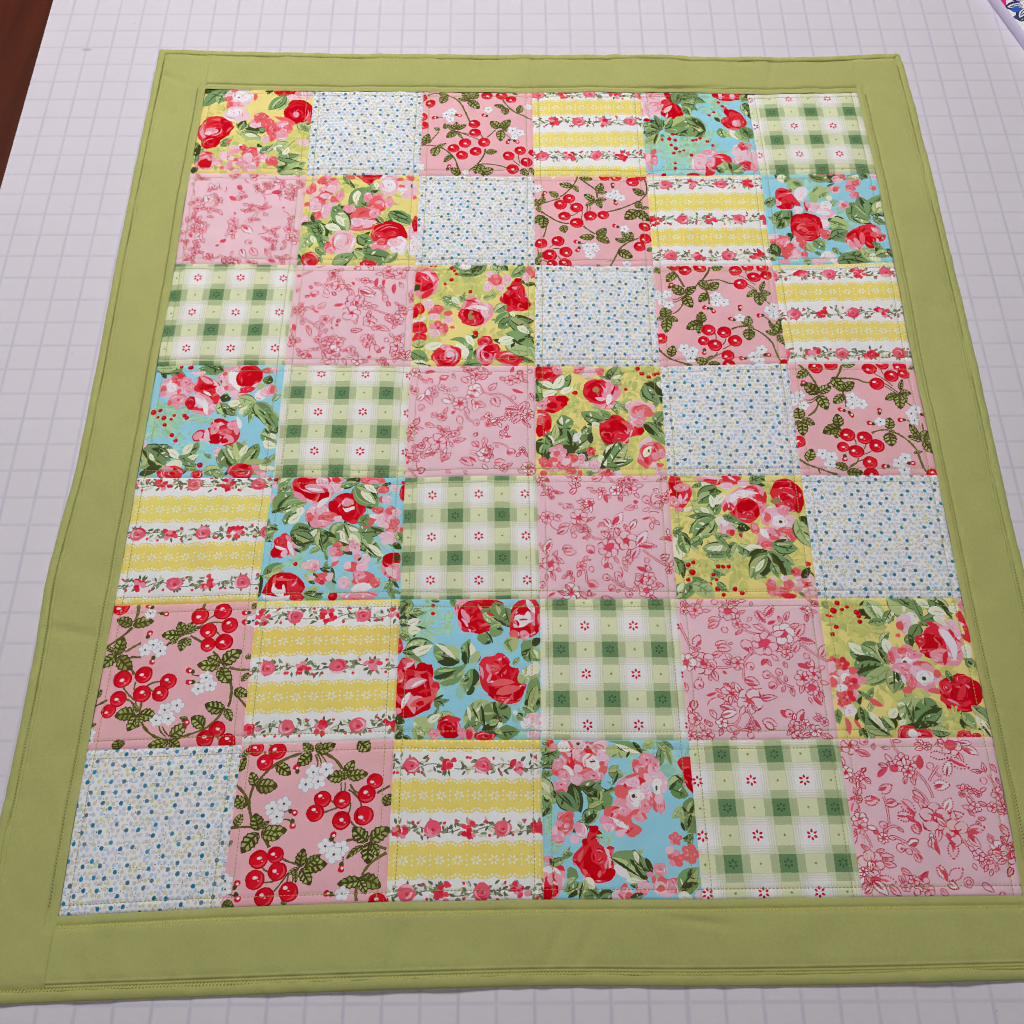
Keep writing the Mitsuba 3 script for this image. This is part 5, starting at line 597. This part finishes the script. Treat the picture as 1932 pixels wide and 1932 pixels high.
def dots():
    pts = []
    n = 25
    for j in range(30):
        for i in range(-1, n + 1):
            pts.append(((i + .5 * (j % 2) + rng.uniform(-.2, .2)) / n, (j + rng.uniform(-.2, .2)) / 29))
    rng.shuffle(pts)
    teal = []
    for x, y in pts:
        strong = len(teal) < 150 and min([9] + [(x - a) ** 2 + (y - b) ** 2 for a, b in teal]) > .058 ** 2
        if strong:
            teal.append((x, y))
            blob(x, y, .0136, .0150, colour(rng.choice([(36, 116, 148), (34, 108, 140), (52, 134, 166), (70, 106, 132), (88, 116, 136)]), 6), .04, 10)
        else:
            blob(x, y, .0128, .0142, colour(rng.choice([(184, 190, 206), (178, 188, 206), (164, 186, 214), (192, 188, 178), (190, 192, 152), (192, 186, 190)]), 5), .05, 8)
        q = rng.choice([0, 1.57]) + rng.uniform(-.4, .4)
        tx, ty = x + rng.choice([-.020, .020]), y + rng.choice([-.5, .5]) * .034 * rng.random()
        pp = leafpts(tx - math.cos(q) * .0068, ty - math.sin(q) * .0068, tx + math.cos(q) * .0068, ty + math.sin(q) * .0068, .5, 2)
        strip(pp[1], pp[2], colour((104, 106, 108), 10))


def navy_flowers():
    """The white-and-navy print of the cloth at the corner."""
    for cx, cy, r in ((.117, .552, .105), (.30, .42, .12), (.06, .78, .09), (.36, .70, .13), (.08, .34, .09), (.2, .93, .1), (.6, .5, .15), (.65, .8, .15), (.5, .2, .15), (.2, .14, .13)):
        for k in range(8):
            a = k * .785 + .2
            for s, c in ((1.08, (40, 44, 84)), (.74, (222, 216, 230)), (.5, (44, 50, 96)), (.26, (206, 200, 222))):
                x0, y0 = cx + r * .3 * math.cos(a), cy + r * .3 * math.sin(a)
                x1, y1 = cx + r * (.65 + .35 * s) * math.cos(a), cy + r * (.65 + .35 * s) * math.sin(a)
                pp = leafpts(x0, y0, x1, y1, .62 * s, 7)
                strip(pp[1], pp[2], colour(c, 5))
        blob(cx, cy, r * .27, r * .27, colour((52, 58, 100), 4), .05, 12)
        blob(cx, cy, r * .18, r * .18, colour((228, 222, 234), 4), .05, 12)
        blob(cx, cy, r * .07, r * .07, colour((54, 86, 170), 4), .05, 8)
    for k in range(130):
        x, y, a = rng.random(), rng.random(), rng.uniform(0, 6.28)
        stem(colour((60, 64, 98), 6), .012, x, y, x + .06 * math.cos(a), y + .06 * math.sin(a), x + .05 * math.cos(a + 1), y + .08 * math.sin(a + 1))
    for k in range(22):
        x, y = rng.random(), rng.random()
        blob(x, y, .018, .018, colour((48, 84, 168), 6), .1, 8)


KINDS = ['yrose dots cherry stripe brose gingham', 'toile yrose dots cherry stripe brose', 'gingham toile yrose dots cherry stripe', 'brose gingham toile yrose dots cherry',
         'stripe brose gingham toile yrose dots', 'cherry stripe brose gingham toile yrose', 'dots cherry stripe brose gingham toile']
KINDS = [k.split() for k in KINDS]
GING = {(5, 0): (.19, .255), (0, 2): (.04, .325), (1, 3): (.127, .262), (2, 4): (.04, .335), (3, 5): (.145, .03), (4, 6): (.207, .098)}
STRIPE = {
    (3, 0): ([(.12, .285), (.51, .665), (.91, 1.1)], [(.03, 'A', .056, .235), (.375, 'B', .18, .235), (.78, 'A', .08, .24)]),
    (4, 1): ([(-.1, .012), (.23, .40), (.62, .79)], [(.11, 'A', .15, .243), (.51, 'B', .04, .24), (.90, 'A', .15, .243)]),
    (5, 2): ([(-.1, .03), (.22, .385), (.615, .785)], [(.11, 'B', .22, .23), (.52, 'A', .11, .235), (.91, 'B', .21, .23)]),
    (0, 4): ([(.17, .36), (.55, .74), (.96, 1.1)], [(.06, 'B', .20, .235), (.46, 'A', .08, .235), (.85, 'B', .16, .24)]),
    (1, 5): ([(-.1, .03), (.21, .395), (.60, .79)], [(.12, 'B', .045, .235), (.49, 'A', .12, .24), (.90, 'B', .05, .235)]),
    (2, 6): ([(-.1, .065), (.27, .455), (.66, .86)], [(.17, 'A', .126, .24), (.57, 'B', .05, .23), (.95, 'A', .126, .24)])}
for r in range(7):
    for c in range(6):
        cur, kd = r * 6 + c, KINDS[r][c]
        rng.seed(1000 + cur)
        if kd == 'gingham': gingham(*GING[c, r])
        elif kd == 'stripe': stripe(*STRIPE[c, r])
        elif kd == 'dots': dots()
        else: draw(kd, PRINTS[c, r][1])
        if kd == 'toile':
            for _ in range((70, 75, 40, 25, 14, 14, 14)[r]):
                x, y, q, s = rng.random(), rng.random(), rng.uniform(0, 6.28), rng.uniform(.035, .065)
                if rng.random() < .25: tflower(x, y, .03)
                elif rng.random() < .6: tleaf(x, y, x + s * math.cos(q), y + s * math.sin(q), .45, rng.random() < .3)
                else: stem(colour('U', 8), .007, x, y, x + s * math.cos(q), y + s * math.sin(q), x + 1.6 * s * math.cos(q + .5), y + 1.6 * s * math.sin(q + .5), False)
cur = 42
rng.seed(99)
navy_flowers()

# the lookup: every patch is cut into NC x NC cells, each listing the triangles that touch it, topmost first
NC = 56
TRI, TRC = np.concatenate(TRI), np.concatenate(TRC)
keep = (np.abs((TRI[:, 1, 0] - TRI[:, 0, 0]) * (TRI[:, 2, 1] - TRI[:, 0, 1]) - (TRI[:, 1, 1] - TRI[:, 0, 1]) * (TRI[:, 2, 0] - TRI[:, 0, 0])) > 1e-9)
TRI, TRC = TRI[keep], TRC[keep]
lo, hi = np.floor(TRI.min(1) * NC).astype(int), np.floor(TRI.max(1) * NC).astype(int)
lo, hi = np.maximum(lo, 0), np.minimum(hi, NC - 1)
cnt = np.maximum(hi - lo + 1, 0)
num = cnt[:, 0] * cnt[:, 1]
tid = np.repeat(np.arange(len(TRI)), num)
off = np.arange(len(tid)) - np.repeat(np.cumsum(num) - num, num)
ix, iy = lo[tid, 0] + off % np.maximum(cnt[tid, 0], 1), lo[tid, 1] + off // np.maximum(cnt[tid, 0], 1)
ok, full = np.ones(len(tid), bool), np.ones(len(tid), bool)
mg = 0.12                                            # cells are widened a little, because the lookup point is nudged along the weave
for k in range(3):
    A, B = TRI[tid, k] * NC, TRI[tid, (k + 1) % 3] * NC
    ex, ey = B[:, 0] - A[:, 0], B[:, 1] - A[:, 1]
    v = np.stack([ex * (iy + dy - A[:, 1]) - ey * (ix + dx - A[:, 0]) for dx in (0, 1) for dy in (0, 1)])
    ok &= v.max(0) > 0
    full &= v.min(0) >= 0
tid, ix, iy, full = tid[ok], ix[ok], iy[ok], full[ok]
cell = (TRC[tid, 0] * NC + iy) * NC + ix
top = np.full(NOPATCH * NC * NC, -1)
np.maximum.at(top, cell[full], tid[full])            # the last triangle that covers the whole cell hides all before it
vis = tid >= top[cell]
tid, cell = tid[vis], cell[vis]
o = np.lexsort((-tid, cell))
tid, cell = tid[o], cell[o]
START = np.searchsorted(cell, np.arange(NOPATCH * NC * NC + 1))
print('print triangles', len(TRI), 'cell entries', len(tid), 'longest', np.diff(START).max(), 'mean', np.diff(START).mean())
base_ix = np.array([cix(BASE[KINDS[i // 6][i % 6]]) for i in range(42)] + [cix(BASE['cloth'])])
PALETTE = alb(np.array(COLS))
j_start, j_list = mi.UInt32(START.astype(np.uint32)), mi.UInt32(tid.astype(np.uint32))
j_tri = [mi.Float(TRI[:, k, a].astype(np.float32)) for k in range(3) for a in range(2)]
j_col, j_base = mi.UInt32(TRC[:, 1].astype(np.uint32)), mi.UInt32(base_ix.astype(np.uint32))
j_pal = [mi.Float(PALETTE[:, a].astype(np.float32)) for a in range(3)]
dr.eval(j_start, j_list, *j_tri, j_col, j_base, *j_pal)


def print_colour(p, n, uv):
    """The printed cotton at uv = (column + u, row + v)."""
    U, V = mi.Float(uv.x), mi.Float(uv.y)
    cu, cv = dr.floor(U), dr.floor(V)
    patch = mi.UInt32(dr.clip(cv * 6 + cu, 0, NOPATCH - 1))
    x = U - cu + .0032 * (mikit.noise(U * 70, V * 70, 1.0) - .5)
    y = V - cv + .0032 * (mikit.noise(U * 70, V * 70, 9.0) - .5)
    x, y = dr.clip(x, 0.0005, .9995), dr.clip(y, 0.0005, .9995)
    k = (patch * NC + mi.UInt32(y * NC)) * NC + mi.UInt32(x * NC)
    i, e = dr.gather(mi.UInt32, j_start, k), dr.gather(mi.UInt32, j_start, k + 1)
    ci = dr.gather(mi.UInt32, j_base, patch)

    def body(i, ci, e, x, y):
        t = dr.gather(mi.UInt32, j_list, i)
        ax, ay, bx, by, cx, cy = (dr.gather(mi.Float, q, t) for q in j_tri)
        inside = ((bx - ax) * (y - ay) - (by - ay) * (x - ax) >= 0) & ((cx - bx) * (y - by) - (cy - by) * (x - bx) >= 0) & ((ax - cx) * (y - cy) - (ay - cy) * (x - cx) >= 0)
        ci = dr.select(inside, dr.gather(mi.UInt32, j_col, t), ci)
        return dr.select(inside, e, i + 1), ci, e, x, y

    i, ci, e, x, y = dr.while_loop((i, ci, e, x, y), lambda i, ci, e, x, y: i < e, body)
    c = mi.Color3f(*(dr.gather(mi.Float, q, ci) for q in j_pal))
    weave = .92 + .10 * mikit.noise(U * 330, V * 330, 3.0) + .06 * mikit.noise(U * 9, V * 9, 4.0)
    return c * weave


# ------------------------------------------------------------------ materials
matte('cotton_print', mikit.proc(print_colour), sheen=0.05)
GREEN = alb((158, 160, 99))


def green_cotton(p, n, uv):
    w = .88 + .13 * mikit.noise(p.x * 2200, p.y * 2200) + .05 * mikit.noise(p.x * 700, p.y * 700, 5.0) + .08 * mikit.fbm(p.x * 30, p.y * 30, 2.0)
    return mi.Color3f(*GREEN.tolist()) * w


matte('green_cotton', mikit.proc(green_cotton), sheen=0.08)
matte('olive_thread', rgb((156, 152, 94)), roughness=0.6)
matte('gold_thread', rgb((180, 174, 98)), roughness=0.6)
matte('dark_thread', rgb((122, 122, 76)), roughness=0.5)
MAT_A, MAT_B = alb((194, 188, 196)), alb((155, 150, 173))


def mat_colour(p, n, uv):
    gx, gy = (p.x - .2472) / .0254, (p.y - .8942) / .02518
    lx, ly = dr.abs(gx - dr.round(gx)) * .0254, dr.abs(gy - dr.round(gy)) * .02518
    thick = dr.select(dr.abs(dr.round(gx) - 7) < .5, .0006, 0.0)
    a = mikit.smoothstep(.0021, .0003, lx - thick) * .38
    b = mikit.smoothstep(.0021, .0003, ly) * .28
    t = dr.maximum(a, b) * (.75 + .5 * mikit.noise(p.x * 60, p.y * 60))
    mott = .965 + .05 * mikit.fbm(p.x * 9, p.y * 9) + .02 * mikit.noise(p.x * 400, p.y * 400)
    spot = dr.sqrt(dr.square((p.x + .1333) / 2.2) + dr.square(p.y - .8405))
    t = dr.maximum(t, .8 * mikit.smoothstep(.0032, .0012, spot))
    v1, v2, rnd = mikit.voronoi(p.x * 55, p.y * 55)
    t = dr.maximum(t, dr.select(rnd > .985, .8 * mikit.smoothstep(.05, .02, v1), 0.0))
    return mikit.mix(MAT_A.tolist(), MAT_B.tolist(), t) * mott


scene['mat_vinyl'] = {'type': 'twosided', 'bsdf': {'type': 'principled', 'base_color': mikit.proc(mat_colour), 'roughness': 0.55, 'specular': 0.3}}
WOOD_A, WOOD_B = alb((80, 33, 17)), alb((58, 23, 12))


def wood_colour(p, n, uv):
    g = mikit.fbm(p.x * 60 + 2 * mikit.noise(p.x * 8, p.y * 3), p.y * 4, 1.0, 4)
    fine = mikit.noise(p.x * 900, p.y * 40)
    return mikit.mix(WOOD_B.tolist(), WOOD_A.tolist(), dr.clip(g * 1.1 + .2 * (fine - .5), 0, 1))


scene['brown_wood'] = {'type': 'twosided', 'bsdf': {'type': 'principled', 'base_color': mikit.proc(wood_colour), 'roughness': 0.42, 'specular': 0.4}}
matte('pale_cotton', rgb((188, 180, 202)), sheen=0.2)
matte('magenta_cotton', rgb((206, 28, 112)), sheen=0.2)

# ------------------------------------------------------------------ table and cutting mat


def rounded_slab(x0, x1, y0, y1, z0, z1, rad, bev):
    import shapely.geometry as sg
    s = sg.box(x0 + rad, y0 + rad, x1 - rad, y1 - rad).buffer(rad)
    rings = []
    for inset, z in ((0, z0), (0, z1 - bev), (bev * .3, z1 - bev * .3), (bev, z1)):
        q = np.array(sg.box(x0 + rad, y0 + rad, x1 - rad, y1 - rad).buffer(rad - inset, quad_segs=8).exterior.coords)[:-1, :2]
        rings.append(np.c_[q, np.full(len(q), z)])
    n = len(rings[0])
    v = np.vstack(rings + [[[(x0 + x1) / 2, (y0 + y1) / 2, z1]]])
    f = []
    i = np.arange(n)
    for k in range(3):
        a, b = k * n + i, k * n + (i + 1) % n
        f += [np.stack([a, b, b + n], 1), np.stack([a, b + n, a + n], 1)]
    f.append(np.stack([3 * n + i, 3 * n + (i + 1) % n, np.full(n, 4 * n)], 1))
    m = trimesh.Trimesh(v, np.vstack(f), process=False)
    trimesh.repair.fix_normals(m)
    return m


MATX0 = -.1835
scene['table'] = mikit.ply(rounded_slab(-1.0, 1.7, -.75, 1.7, -.040, -.003, .02, .004), 'brown_wood', smooth=30)
labels['table'] = {'label': 'dark reddish brown wooden tabletop showing past the left edge of the white mat', 'category': 'table'}
scene['cutting_mat'] = mikit.ply(rounded_slab(MATX0, 1.34, -.42, 1.38, -.003, 0.0, .012, .001), 'mat_vinyl', smooth=30)
labels['cutting_mat'] = {'label': 'large pale lavender white mat with a faint square grid, under the quilt', 'category': 'cutting mat'}

# ------------------------------------------------------------------ the quilt
GP = np.array(GRID) / 1000.0                        # seam crossings, [row 0..7 from the far edge][column 0..6], metres
labels['quilt'] = {'label': 'patchwork quilt of printed squares with a plain olive green border, flat on the mat', 'category': 'quilt'}
MM = .001


def curve(ts, vals, x):
    from scipy.interpolate import PchipInterpolator
    return PchipInterpolator(ts, vals, extrapolate=True)(x)


def xl(y): return curve([-.0625, .1, .1827, .238, .358, .5, .632, .75, .838], [-.0555, -.0553, -.0562, -.0588, -.0531, -.0545, -.0558, -.0560, -.0560], y)
def xr(y): return curve([-.052, .15, .308, .406, .569, .68, .79, .820, .830], [.7168, .7166, .7170, .7191, .7204, .7203, .7192, .7178, .7160], y)
def yt(x): return curve([-.057, .07, .196, .35, .46, .508, .639, .69, .712, .7185], [.8375, .8328, .8291, .8280, .8290, .8258, .8252, .8280, .8285, .8255], x)
def yb(x): return curve([-.056, -.03, .10, .234, .347, .434, .517, .651, .718], [-.0632, -.0621, -.0580, -.0544, -.0525, -.0533, -.0528, -.0505, -.0492], x)


BW = .0080                                          # width of the binding


def hills(x, y):
    return MM * (.55 * fbm_np(x / .055, y / .055, 3, 5) + .22 * fbm_np(x / .016 + .4 * y / .016, y / .05, 2, 9))


def groove(d, depth, width):
    return depth * np.exp(-(d / (width * MM)) ** 2)


def patch_height(u, v, x, y):
    du, dv = np.minimum(u, 1 - u) * .1105, np.minimum(v, 1 - v) * .1105
    puff = (1 - (2 * u - 1) ** 6) * (1 - (2 * v - 1) ** 6)
    z = 5.0 + 1.1 * puff
    for d in (du, dv):
        z = z - groove(d, 1.0, .8) - groove(d - .0064, .6, 1.0) 
    edge = np.exp(-((np.minimum(du, dv) - .0064) / .007) ** 2)
    z = z + .42 * edge * fbm_np(x / .009, y / .009, 2, 12)
    return z * MM + 1.7 * hills(x, y)


def patch_point(r, c, u, v):
    a, b, d, e = GP[r, c], GP[r, c + 1], GP[r + 1, c], GP[r + 1, c + 1]
    u1, v1 = u[..., None], v[..., None]
    q = (a * (1 - u1) + b * u1) * (1 - v1) + (d * (1 - u1) + e * u1) * v1
    return np.concatenate([q, patch_height(u, v, q[..., 0], q[..., 1])[..., None]], -1)


ends = np.linspace(0, .1, 15)
TT = np.concatenate([ends, np.linspace(.1, .9, 37)[1:-1], 1 - ends[::-1]])
UU, VV = np.meshgrid(TT, TT, indexing='xy')
ORD = ['first', 'second', 'third', 'fourth', 'fifth', 'sixth', 'seventh']
DESC = {'yrose': 'square printed with red roses on yellow', 'brose': 'square printed with red roses on sky blue', 'cherry': 'pink square printed with red cherries and olive vines',
        'toile': 'pink square printed with red line flowers', 'gingham': 'green and white checked square with small red flowers', 'stripe': 'white and yellow striped square with rows of rosebuds',
        'dots': 'white square scattered with teal and grey dots'}


def number(stem, k):
    return stem if k == 0 else f'{stem}_{k:03d}'


for r in range(7):
    for c in range(6):
        P = patch_point(r, c, UU, VV)
        uv = np.stack([c + np.clip(UU, 2e-4, 1 - 2e-4), r + np.clip(VV, 2e-4, 1 - 2e-4)], -1).reshape(-1, 2)
        key = 'quilt__' + number('patch', r * 6 + c)
        scene[key] = mikit.ply(sheet(P), 'cotton_print', smooth=True, uv=uv)
        labels[key] = {'label': f'{DESC[KINDS[r][c]]}, {ORD[c]} from the left in the {ORD[r]} row from the far edge'}


# border strips: the two sides run the full length, the far and near strips lie between them
def inner_left(y, col):
    ys, xs = GP[::-1, col, 1], GP[::-1, col, 0]
    return np.interp(y, ys, xs)


def inner_far(x, row):
    return np.interp(x, GP[row, :, 0], GP[row, :, 1])


def border_height(d, dout, x, y, m=1.0):
    q = np.maximum(np.clip((d - .0060) / .0050, 0, 1), 1 - m)
    z = 5.0 + 1.3 * q * q * (3 - 2 * q) * np.clip(dout / .008, 0, 1)
    z = z - groove(d, np.where(m < .3, 1.15, .4), .7) - m * groove(d - .0066, .9, 1.0) + m * groove(d - .0036, .35, 1.6) - groove(dout - .0024, .7, .7) + groove(dout - .0038, .4, 1.0) - groove(dout, 1.2, 1.0)
    cr = 0
    for (x0, y0, x1, y1, dep, w) in ((.3342, .777, .3338, .822, .7, 1.6), (.575, .779, .583, .822, .5, 1.8), (-.052, .20, -.006, .192, .8, 3.0), (.675, .51, .716, .495, .6, 3.0),
                                     (.41, -.010, .46, -.016, .6, 2.5), (.345, -.012, .33, -.042, .6, 3.5), (.365, -.014, .352, -.04, .5, 3.0), (.24, -.012, .225, -.045, .5, 4.0),
                                     (.02, -.05, .02, -.03, .4, 2.0), (.44, .777, .53, .780, .9, 1.3), (-.05, .80, -.01, .78, .5, 3), (.67, .76, .715, .74, .5, 3)):
        ax, ay = x1 - x0, y1 - y0
        L2 = ax * ax + ay * ay
        t = np.clip(((x - x0) * ax + (y - y0) * ay) / L2, 0, 1)
        cr = cr + groove(np.hypot(x - x0 - t * ax, y - y0 - t * ay), 2.6 * dep * np.sin(np.pi * (.1 + .8 * t)), w)
    z = z + (.3 * np.exp(-((d - .0066) / .005) ** 2) + .45 * np.exp(-((dout - .002) / .006) ** 2)) * fbm_np(x / .007, y / .007, 2, 12)
    return (z - cr) * MM + 1.7 * hills(x, y) + MM * .8 * fbm_np((x + .6 * y) / .022, (y - .4 * x) / .035, 2, 3)


def side_point(side, a, d_in):
    """A point of a border strip: a runs along it (0..1), d_in is the way across (0 at the patches, 1 at the binding)."""
    if side in ('left', 'right'):
        col = 0 if side == 'left' else 6
        xc = np.where(True, GP[0, col, 0], 0)
        y0, y1 = yb(xc) + BW, yt(xc) - BW
        y = y0 + (y1 - y0) * a
        xi, xo = inner_left(y, col), (xl(y) + BW if side == 'left' else xr(y) - BW)
        x = xi + (xo - xi) * d_in
        wd = np.abs(xo - xi)
        y = np.where(True, y + (yb(x) - yb(xc)) * (1 - a) + (yt(x) - yt(xc)) * a, y)
    else:
        row = 0 if side == 'far' else 7
        x = GP[row, 0, 0] + (GP[row, 6, 0] - GP[row, 0, 0]) * a
        yi, yo = inner_far(x, row), (yt(x) - BW if side == 'far' else yb(x) + BW)
        y = yi + (yo - yi) * d_in
        wd = np.abs(yo - yi)
    din, dout = wd * d_in, np.abs(wd * (1 - d_in))
    m = np.ones_like(din)
    if side in ('left', 'right'):                  # the ends of the side strips meet the binding too
        dout = np.minimum(dout, np.minimum(np.abs(y - (yb(x) + BW)), np.abs(yt(x) - BW - y)))
        ya, yc = GP[7, 0 if side == 'left' else 6, 1], GP[0, 0 if side == 'left' else 6, 1]
        m = np.clip((y - ya + .0085) / .002, 0, 1) * np.clip((yc + .0085 - y) / .002, 0, 1)
        dout = np.abs(dout)
    return np.stack([x, y, border_height(din, dout, x, y, m)], -1)


dcross = np.concatenate([np.linspace(0, .2, 16), np.linspace(.2, .88, 18)[1:-1], np.linspace(.88, 1, 14), [1.012, 1.024]])
for k, side in enumerate(('far', 'left', 'near', 'right')):
    n = 240 if side in ('left', 'right') else 210
    along = np.linspace(0, 1, n)
    if side in ('left', 'right'):
        e = np.linspace(0, .012, 8)
        along = np.concatenate([e, np.linspace(.012, .988, n)[1:-1], 1 - e[::-1]])
    A, D = np.meshgrid(along, dcross, indexing='ij')
    key = 'quilt__' + number('border', k)
    scene[key] = mikit.ply(sheet(side_point(side, A, D)), 'green_cotton', smooth=True)
    labels[key] = {'label': f'plain olive green border strip along the {side} {"edge" if side in ("far", "near") else "side"} of the quilt'}

PROF = [(.0082, 2.4), (.0079, 3.7), (.0076, 4.4), (.0071, 4.9), (.0060, 5.25), (.0045, 5.35), (.0030, 5.1), (.0017, 4.5), (.0007, 3.6), (.0001, 2.7), (.0002, 1.4), (.0008, .3)]


def binding_point(side, a, d):
    if side in ('far', 'near'):
        f = yt if side == 'far' else yb
        xa, xb = xl(np.where(True, .834 if side == 'far' else -.062, a)), xr(np.where(True, .826 if side == 'far' else -.050, a))
        x = (xa + d) + (xb - d - xa - d) * a
        y = f(x) + (-d if side == 'far' else d)
    else:
        g = xl if side == 'left' else xr
        xe = -.0555 if side == 'left' else .7160
        y = yb(xe + (d if side == 'left' else -d)) + d + (yt(xe + (d if side == 'left' else -d)) - yb(xe + (d if side == 'left' else -d)) - 2 * d) * a
        x = g(y) + (d if side == 'left' else -d)
    return x, y


for k, side in enumerate(('far', 'left', 'near', 'right')):
    a = np.linspace(0, 1, 300)
    rows = []
    for d, z in PROF:
        x, y = binding_point(side, a, np.full_like(a, d))
        rip = .5 * fbm_np(x / .010, y / .010, 2, 21) * min(1, max(0, (.0082 - d) / .002)) + 1.7 * hills(x, y) / MM * min(1, z / 3) + .3 * fbm_np(x / .03, y / .03, 2, 41)
        if side == 'left':                          # the slanted join of the binding on the left side
            for yy, sl in ((.2165, .9), (.1985, .1)):
                rip = rip - 1.1 * np.exp(-(((y - yy) - sl * (x + .05)) / .0009) ** 2)
        if side == 'far':
            rip = rip - 1.5 * np.exp(-((x - .445) / .018) ** 2) * (d > .0065)
        rows.append(np.stack([x, y, np.maximum(z + rip * min(1, z / 3), .15) * MM], -1))
    key = 'quilt__' + number('binding', k)
    scene[key] = mikit.ply(sheet(np.stack(rows, 1)), 'green_cotton', smooth=True)

# ------------------------------------------------------------------ stitches


def thread(A, B, rad, lift):
    """Short threads from A to B, bowed upwards, one mesh."""
    A, B = np.asarray(A), np.asarray(B)
    d = B - A
    L = np.linalg.norm(d, axis=1, keepdims=True)
    d = d / L
    s = np.cross(d, [0, 0, 1.0])
    s /= np.linalg.norm(s, axis=1, keepdims=True)
    up = np.cross(s, d)
    rings = []
    for t, w, h in ((0, .35, 0), (.25, 1, .75), (.75, 1, .75), (1, .35, 0)):
        c = A + (B - A) * t + up * lift * h
        rings += [c + s * rad * w, c + up * rad * w, c - s * rad * w]
    v = np.stack(rings, 1)                          # n, 12, 3
    f = []
    for k in range(3):
        for j in range(2):
            p, q = 3 * k + j, 3 * k + j + 1
            f += [[p, q, q + 3], [p, q + 3, p + 3]]
    f = np.array(f)
    return trimesh.Trimesh(v.reshape(-1, 3), (f[None] + 12 * np.arange(len(v))[:, None, None]).reshape(-1, 3), process=False)


def lookup(gu, gv):
    """Points of the patchwork at grid coordinates (column + u, row + v)."""
    out = np.zeros((len(gu), 3))
    cs, rs = np.clip(np.floor(gu).astype(int), 0, 5), np.clip(np.floor(gv).astype(int), 0, 6)
    for r in range(7):
        for c in range(6):
            m = (cs == c) & (rs == r)
            if m.any():
                out[m] = patch_point(r, c, gu[m] - c, gv[m] - r)
    return out


nst = 0
rs_ = np.random.RandomState(4)


def stitch_line(A, B, mat='olive_thread', rad=.00030, lift=.00035):
    global nst
    key = 'quilt__' + number('stitch_line', nst)
    scene[key] = mikit.ply(thread(A, B, rad, lift), mat, smooth=True)
    nst += 1


for axis, count, length in (('v', 6, 7), ('h', 7, 6)):
    n = int(length * .1105 / .0027)
    for i in range(count):
        for off in (.058, .942):
            t0 = (np.arange(n) + .12) / n * length
            t1 = t0 + length / n * .74
            def line(t):
                w = i + off + .004 * fbm_np(t * 1.7, np.full_like(t, i * 3.1 + off * 9), 2, 2)
                p = lookup(w, t) if axis == 'v' else lookup(t, w)
                p[:, 2] += .0001
                return p
            stitch_line(line(t0), line(t1))

for side in ('far', 'left', 'near', 'right'):
    n = int((.70 if side in ('far', 'near') else .80) / .0024)
    wb = .0445
    a = (np.arange(n) + .2) / n
    if side in ('left', 'right'):
        a = .058 + a * .884
    da = .35 / n
    zz = .0011 / wb if side == 'near' else .0005 / wb
    dd = .0070 / wb
    A, B = side_point(side, a, np.full(n, dd - zz)), side_point(side, a + da * 1.6, np.full(n, dd + zz))
    A[:, 2] += .0002; B[:, 2] += .0002
    stitch_line(A, B, {'near': 'gold_thread', 'far': 'olive_thread'}.get(side, 'dark_thread'), .00042 if side == 'near' else .0003)
    n = int((.76 if side in ('far', 'near') else .88) / .0024)
    a = .012 + (np.arange(n) + .2) / n * .976
    zz = .0009 if side == 'near' else .0004
    pa, pb = binding_point(side, a, np.full(n, .0078 + zz)), binding_point(side, a + .5 / n, np.full(n, .0078 - zz))
    za, zb = (.0048 if side == 'near' else .0044), .0050
    stitch_line(np.stack([*pa, np.full(n, za)], 1), np.stack([*pb, np.full(n, zb)], 1), 'gold_thread' if side == 'near' else 'dark_thread', .00042 if side == 'near' else .0003)

# ------------------------------------------------------------------ the cloth at the far right corner
E0, E1 = np.array([.8290, .9070]), np.array([.8485, .8398])
ed = (E1 - E0) / np.linalg.norm(E1 - E0)
en = np.array([-ed[1], ed[0]])                       # to the right, away from the edge
O = E0 - ed * .12


def cloth_point(s, t, z):
    q = O + ed * s[..., None] + en * t[..., None]
    return np.concatenate([q, z[..., None]], -1)


labels['folded_cloth'] = {'label': 'white and navy flowered cloth with a magenta piece at the far right corner', 'category': 'cloth'}
S, Tt = np.meshgrid(np.linspace(0, .26, 90), np.linspace(.0039, .26, 90), indexing='ij')
Z = .0105 + .002 * (1 - np.exp(-(Tt - .0065) / .01)) + .0008 * fbm_np(S / .04, Tt / .04, 2, 31)
uv = np.stack([np.clip(Tt / .26, .001, .999), 7 + np.clip(S / .26, .001, .999)], -1).reshape(-1, 2)
scene['folded_cloth__top'] = mikit.ply(sheet(cloth_point(S, Tt, Z)), 'cotton_print', smooth=True, uv=uv)
rows = []
for t, z in ((.0042, .0104), (.0037, .0112), (.0028, .0115), (.0016, .0108), (.0006, .0090), (0, .006), (.0004, .0025), (.0015, .0003)):
    s = np.linspace(0, .26, 120)
    rows.append(cloth_point(s, np.full_like(s, t), z + .0006 * fbm_np(s / .015, s * 0, 2, 8) * z / .012))
scene['folded_cloth__edging'] = mikit.ply(sheet(np.stack(rows, 1)), 'pale_cotton', smooth=True)
S, Tt = np.meshgrid(np.linspace(.02, .137, 40), np.linspace(0, 1, 16), indexing='ij')
Tt = .0043 + Tt * .009 * np.clip((.140 - S) / .02, 0.05, 1)
Zm = .0109 + .002 * (1 - np.exp(-(Tt - .0065) / .01)) + .0008 * fbm_np(S / .04, Tt / .04, 2, 31)
scene['folded_cloth__magenta_patch'] = mikit.ply(sheet(cloth_point(S, Tt, Zm)), 'magenta_cotton', smooth=True)
labels['folded_cloth__magenta_patch'] = {'label': 'bright magenta piece sewn beside the pale edging'}
for k in list(scene):
    if scene[k].get('type') == 'ply': scene[k].pop('_', None)
